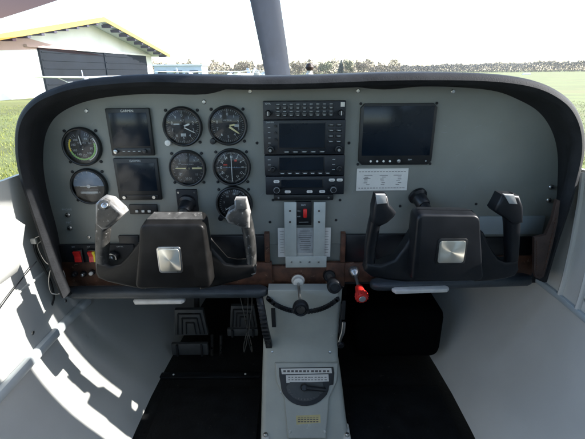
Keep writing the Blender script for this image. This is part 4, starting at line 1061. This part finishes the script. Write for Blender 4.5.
# seat rail fittings at the foot of the pedestal
for px_, lb in ((266, 'worn silver fitting left of the pedestal foot'), (346.5, 'worn silver fitting right of the pedestal foot')):
    c = PZ(px_, 432, -.755); t = thing('floor_fitting', lb, 'fitting', c, 'floor fittings')
    m = MB(); m.box((0, 0, -.010), (.016, .05, .022), .004); m.build('block', M['worn'], t)
    m = MB(); m.lathe((0, -.01, 0), [(.005, 0), (.005, .006), (.003, .008)], 'z', 12); m.build('bolt', M['steel'], t)

# ------------------------------------------------------------------ control yokes
def yoke(lb, cx, cy, Yh, q, worn):
    """q: dict of pixel outlines measured on the photo; built on the plane Y=Yh with real thickness"""
    c = P(cx, cy, Yh); t = thing('control_yoke', lb, 'yoke', c, 'control yokes')
    def pt(x, y, dy=0): v = P(x, y, Yh+dy); return Vector((v.x-c.x, dy, v.z-c.z))
    def ptf(x, y): v = P(x, y, Yh-.038); return Vector((v.x-c.x, 0, v.z-c.z))
    mt = M['yoke'] if worn else M['yoke2']; mtop = M['yokerub'] if worn else M['yoke2']
    # hub: rings from front to back
    fx = [ptf(*p_) for p_ in q['face']]        # TL TR BR BL on front plane (dy=-.035)
    def ring(corners, r, n=5):
        out = []
        for i in range(4):
            p_ = corners[i]; a = corners[(i-1) % 4]; b2 = corners[(i+1) % 4]
            da = (a-p_).normalized()*r; db = (b2-p_).normalized()*r
            for k in range(n+1):
                t_ = k/n; out.append((p_+da)*(1-t_)**2+p_*2*t_*(1-t_)+(p_+db)*t_*t_)
        return out
    def scaled(cs, s_, dy, dz=0):
        m_ = sum(cs, Vector())/4; return [Vector((m_.x+(v.x-m_.x)*s_, dy, m_.z+(v.z-m_.z)*s_+dz)) for v in cs]
    R0 = ring(scaled(fx, .93, -.0400), .009, 6); R1 = ring(scaled(fx, .965, -.0392), .011, 6); R2 = ring(scaled(fx, .992, -.0365), .013, 6); R3 = ring(scaled(fx, 1.006, -.031), .014, 6); R3b = ring(scaled(fx, 1.02, -.012, .001), .014, 6)
    bk = scaled(fx, 1.0, .012)
    # raise the back top to show the bevelled top surface
    up_ = q.get('rise', .012)
    bk[0].z += up_; bk[1].z += up_; bk[0].x += .004; bk[1].x -= .004
    R4 = ring(bk, .015, 6); R5 = ring([Vector((v.x*.9, .022, v.z*.92)) for v in bk], .015, 6)
    rings = [R0, R1, R2, R3, R3b, R4, R5]; n = len(R1); vs = []; fs = []
    for r_ in rings: vs += r_
    for i in range(len(rings)-1):
        for k in range(n): fs.append([i*n+k, i*n+(k+1) % n, (i+1)*n+(k+1) % n, (i+1)*n+k])
    fs += [list(range(n)), [6*n+k for k in range(n)]]
    m = MB(); m.add(vs, fs); m.build('hub', mt, t, smooth=55)
    # top plate (rubbed paint) a little proud
    m = MB()
    m.add([bk[0]+Vector((.008, -.006, .0012)), bk[1]+Vector((-.008, -.006, .0012)), fx[1]+Vector((-.006, 0, .0022))+Vector((0, -.019, 0)), fx[0]+Vector((.006, 0, .0022))+Vector((0, -.019, 0)),
           bk[0]+Vector((.008, -.006, -.004)), bk[1]+Vector((-.008, -.006, -.004)), fx[1]+Vector((-.006, 0, -.003))+Vector((0, -.019, 0)), fx[0]+Vector((.006, 0, -.003))+Vector((0, -.019, 0))],
          [[0, 1, 2, 3], [7, 6, 5, 4], [0, 4, 5, 1], [1, 5, 6, 2], [2, 6, 7, 3], [3, 7, 4, 0]])
    m.build('top_plate', M['top'] if worn else mt, t, smooth=0)
    # badge
    bx0, by0, bx1, by1 = q['badge']; a = ptf(bx0, by0); b_ = ptf(bx1, by1); k0 = (a+b_)/2; ww = b_.x-a.x; hh = a.z-b_.z
    # the badge sits on the front plane; correct for the nearer distance
    sc = 1
    m = MB(); m.prism(rrect(ww*1.16*sc, hh*1.18*sc, .006, 5, k0.x, k0.z), -.0425, -.038, .0012); f_ = m.build('badge_frame', M['steel'] if worn else M['bezel'], t)
    m = MB(); m.prism(rrect(ww*sc, hh*sc, .005, 5, k0.x, k0.z), -.0440, -.0395, .0010); m.build('badge', M['badge'], t)
    # grips and arms: swept ellipses
    for sgn, pth in (('l', q['left']), ('r', q['right'])):
        ps = [pt(x, y, dy) for x, y, a_, b2, dy in pth]; rr = [(a_, b2) for x, y, a_, b2, dy in pth]
        pc_ = catmull(ps, 6); rc = catmull([(a_, b2, 0) for a_, b2 in rr], 6)
        m = MB(); m.tube(pc_, [(v.x, v.y) for v in rc], 18, .72)
        g_ = m.build('grip', mtop if worn else mt, t, smooth=60)
        ap_ = [pt(x, y, -.006) for x, y in q[sgn+'arm']]
        m = MB(); m.prism([(v.x, v.z) for v in ap_], -.012, .016, .006, 3); m.build('arm', mt, t, smooth=50)
        hp = [pt(x, y, -.010) for x, y in q[sgn+'horn']]
        m = MB(); m.prism([(v.x, v.z) for v in hp], -.024, .006, .0065, 4); m.build('thumb_rest', mtop if worn else mt, t, smooth=60)
        cp = [pt(x, y, -.024) for x, y in q[sgn+'cap']]
        m = MB(); m.prism([(v.x, v.z) for v in cp], -.0262, -.018, .0012, 2); m.build('grip_cap', M['top'] if worn else M['cap'], t, smooth=40)  # pale plate standing in for the sunlit facet; worn yoke uses rubbed paint
    for (x, y, r_, dy, mm) in q['buttons']:
        v = pt(x, y, dy); m = MB(); m.lathe(v, [(r_, -.004), (r_, .002), (r_*.8, .003), (r_*.55, .0032), (r_*.5, .001)], (0, -.75, .66), 20); m.build('button', M[mm], t)
    # column
    sx, sy = q['shaft']; b0 = P(sx, sy, YP)-c; e0 = Vector((0, .015, q.get('colz', .0)))
    m = MB(); m.tube([b0, e0], .0105, 20); m.build('column', M['black'] if not worn else M['steel'], t)
    m = MB(); m.lathe(b0, [(.020, .0), (.020, .006), (.015, .010), (.0145, .030), (.0125, .034)], tuple((e0-b0).normalized()), 28); m.build('column_boot', M['black'], t)
    if worn:
        m = MB(); m.box(b0+Vector((0, -.003, .004)), (.044, .006, .050), .001); m.build('flange', M['matte'], t)
        for ax_ in (-.017, .017):
            m = MB(); m.lathe(b0+Vector((ax_, -.006, .023)), [(.0022, 0), (.002, .0012)], '-y', 10); m.build('screw', M['steel'], t)
    return t
YH = .70
yl = dict(
    face=[(140, 224), (204, 224), (212, 288), (135, 289)], badge=(158.5, 248, 182, 270), rise=.006,
    left=[(104, 272, .012, .012, .0), (102.5, 262, .0115, .012, .002), (102.5, 245, .0120, .013, .0), (103.5, 228, .0125, .014, -.002), (104.5, 214, .0125, .015, -.004), (105, 205, .012, .013, -.006), (105.5, 200, .008, .009, -.006)],
    larm=[(146, 236), (138, 243), (128, 256), (121, 263), (112, 265), (97, 262), (96, 272), (99, 277), (108, 281), (125, 285), (146, 289)],
    lhorn=[(98, 202), (103, 197), (112, 199), (123, 209), (125.5, 213), (120, 219), (112, 226), (105, 228), (98, 222)],
    lcap=[(100, 202), (104, 199), (109, 201), (110, 206), (105, 210), (100, 208)],
    right=[(251, 272, .0100, .012, .0), (251.5, 258, .0100, .012, .002), (250, 242, .0110, .013, .0), (247.5, 226, .0115, .013, -.002), (243.5, 212, .0115, .014, -.004), (241, 204, .0115, .013, -.006), (240, 200, .010, .011, -.006)],
    rarm=[(196, 234), (204, 236), (212, 246), (226, 262), (236, 264), (254, 263), (256, 270), (253, 276), (238, 280), (220, 285), (200, 289)],
    rhorn=[(235, 199), (246, 199), (250, 214), (250, 226), (243, 226), (236, 223), (229, 221), (226, 216), (229, 209), (235, 206)],
    rcap=[(235.5, 199.5), (245.5, 199.5), (247, 209), (237, 209)],
    buttons=[(105, 205.5, .0060, -.0265, 'steel')], shaft=(188, 202), colz=.02)
yoke('worn black control yoke on the left with rubbed silver grips and gold badge', 172, 252, YH, yl, True)
yr_ = dict(
    face=[(417, 214), (480, 215), (483.5, 281), (411, 282)], badge=(439, 240, 462, 261.5), rise=-.003,
    left=[(369, 270, .010, .011, .0), (369.5, 258, .0105, .012, .002), (371, 242, .011, .013, .0), (374, 224, .011, .014, -.002), (377.5, 208, .010, .013, -.004), (379, 199, .0105, .012, -.006), (379.5, 194, .007, .007, -.006)],
    larm=[(424, 224), (413, 231), (404, 246), (394, 259), (380, 264), (366, 262), (364, 270), (370, 276), (386, 279), (404, 281), (424, 281)],
    lhorn=[(375, 194), (386, 194), (388, 203), (395, 211), (393, 215), (386, 221), (378, 225), (371, 221), (372, 206)],
    lcap=[(376, 194.5), (385.5, 194.5), (386.5, 203), (377, 204)],
    right=[(510, 270, .0105, .012, .0), (511, 258, .0115, .012, .002), (511.5, 242, .0125, .013, .0), (511.5, 224, .0135, .014, -.002), (510.5, 208, .0145, .015, -.004), (508, 199, .0135, .013, -.006), (507, 194, .009, .010, -.006)],
    rarm=[(474, 224), (483, 232), (490, 247), (497, 258), (505, 262), (517, 260), (518, 269), (514, 275), (504, 278), (490, 280), (474, 281)],
    rhorn=[(499, 193), (516, 194), (520, 205), (520, 221), (510, 222), (501, 216), (493, 211), (491, 208), (495, 201)],
    rcap=[(504, 194.5), (514, 195), (517, 204), (509, 203.5)],
    buttons=[], shaft=(417, 195), colz=.015)
yoke('clean black control yoke on the right with silver square badge', 447, 247, YH, yr_, False)

# ------------------------------------------------------------------ cable loops at the lower left
def pw(px, py, Y): return P(px, py, Y)
c = P(50, 255, .76); t = thing('headset_cable', 'coiled thin wire and clip hanging at the lower left edge of the panel', 'cable', c)
m = MB(); loop = [(35, 238), (42, 236), (50, 241), (56, 252), (58, 262), (54, 266), (46, 262), (40, 252), (38, 244), (44, 240)]
m.tube(catmull([P(x, y, .755+.004*math.sin(i))-c for i, (x, y) in enumerate(loop)], 6), .0013, 6); m.build('wire_loop', M['steel'], t)
m = MB(); loop = [(54, 264), (50, 272), (49, 284), (52, 293), (60, 293), (65, 284), (64, 273), (59, 268), (54, 270)]
m.tube(catmull([P(x, y, .757+.004*math.cos(i))-c for i, (x, y) in enumerate(loop)], 6), .0013, 6); m.build('wire_loop', M['steel'], t)
m = MB(); m.tube(catmull([P(x, y, .76)-c for x, y in ((34, 239), (36, 252), (44, 268), (50, 280), (54, 296), (52, 305))], 5), .0022, 8); m.build('lead', M['black'], t)
m = MB(); m.box(P(34, 241, .758)-c, (.012, .008, .012), .002); m.build('clip', M['worn'], t)
# thin wire lying on the left sidewall
m = MB(); m.tube(catmull([(-.50, .30, -.46), (-.515, .5, -.42), (-.53, .66, -.385), (-.525, .74, -.36)], 6), .0012, 6)
tag(m.build('loose_wire', M['black']), 'thin dark wire running across the pale left sidewall', 'wire')
# dangling wires left of the pedestal
c = P(247, 300, .81); t = thing('dangling_wires', 'thin wires with a metal clip hanging left of the pedestal', 'wires', c)
for pts_ in (((238, 280), (240, 296), (244, 314), (247, 330)), ((247, 280), (248, 300), (247, 318), (248, 332)), ((250, 282), (252, 300), (250, 320), (248, 336))):
    m = MB(); m.tube(catmull([P(x, y, .815)-c for x, y in pts_], 5), .0009, 6); m.build('wire', M['steel'], t)
m = MB(); m.tube(catmull([P(x, y, .815)-c for x, y in ((247, 332), (244, 344), (244, 352), (246.5, 343), (247.5, 336), (249, 343), (252, 352), (251, 343), (248, 332))], 4), .0012, 6); m.build('clip', M['steel'], t)

# ------------------------------------------------------------------ rudder pedals
def pedal(x0, y0, x1, y1, yb0, yb1, lb, Y):
    c, w_, h_ = rectP(x0, y0, x1, y1, Y); t = thing('rudder_pedal', lb, 'pedal', c, 'rudder pedals')
    m = MB(); a = w_/2
    m.prism([(-a*.82, h_/2), (-a, -h_/2), (a, -h_/2), (a*.82, h_/2)], 0, .012, .002); m.build('plate', M['pedal'], t)
    m = MB()
    for k_, s_ in enumerate((.80, .54, .28)):
        xt, xb, zt, zb_ = a*.80*s_, a*s_, h_*(.36-.17*k_), -h_*.42
        m.box((0, -.002, zt), (2*xt, .005, .0030)); 
        for sg in (-1, 1): m.tube([Vector((sg*xt, -.002, zt)), Vector((sg*xb, -.002, zb_))], .0018, 6)
    m.build('tread_ridges', M['matte'], t)
    c2, w2, h2 = rectP(x0-2, yb0, x1+1, yb1, Y); m = MB(); m.box(c2-c+Vector((0, .01, 0)), (w2, .014, h2), .003); m.build('lower_bar', M['pedal'], t)
    for k in (-.33, .33):
        m = MB(); m.box(c2-c+Vector((k*w2, .0, 0)), (.006, .006, h2*1.02), .001); m.build('bar_clamp', M['matte'], t)
    m = MB(); m.tube([(0, .012, -h_*.3), (0, .08, -.02), (0, .12, .12)], .008, 10); m.build('arm', M['matte'], t)
PY = .93
pedal(173, 310, 207, 335.5, 345, 356, 'ridged metal rudder pedal at far left of the left footwell', PY)
pedal(229, 306, 257, 328, 330, 337, 'dim ridged rudder pedal just left of the pedestal', PY+.03)
# pedal bars
for i, (px_, lb) in enumerate(((212, 'thin linkage rod between the pedals, left one'), (221, 'thin linkage rod between the pedals, right one'))):
    a = P(px_, 335, .96); b_ = P(px_, 355, .96); m = MB(); m.tube([a, b_], .004, 8); tag(m.build('linkage_rod', M['steel']), lb, 'rod', 'linkage rods')
# floor threshold strip with screws
c = PZ(205, 376, Z_FLOOR+.006); t = thing('floor_threshold', 'dark threshold strip with bright screws across the left footwell floor', 'threshold', c)
m = MB(); m.box((0, 0, .002), (.30, .02, .008), .002); m.build('strip', M['black'], t)
for x in (-.085, .11):
    m = MB(); m.lathe((x, 0, .006), [(.003, 0), (.002, .0012)], 'z', 10); m.build('screw', M['white'], t)
for s, lb in ((-1, 'black rubber mat on the left footwell floor'), (1, 'black rubber mat on the right footwell floor')):
    m = MB(); m.box((CX+s*.23, .62, Z_FLOOR+.004), (.25, .42, .008), .003)
    tag(m.build('floor_mat', M['floor']), lb, 'mat', 'floor mats')
# dark kick panel in the right footwell
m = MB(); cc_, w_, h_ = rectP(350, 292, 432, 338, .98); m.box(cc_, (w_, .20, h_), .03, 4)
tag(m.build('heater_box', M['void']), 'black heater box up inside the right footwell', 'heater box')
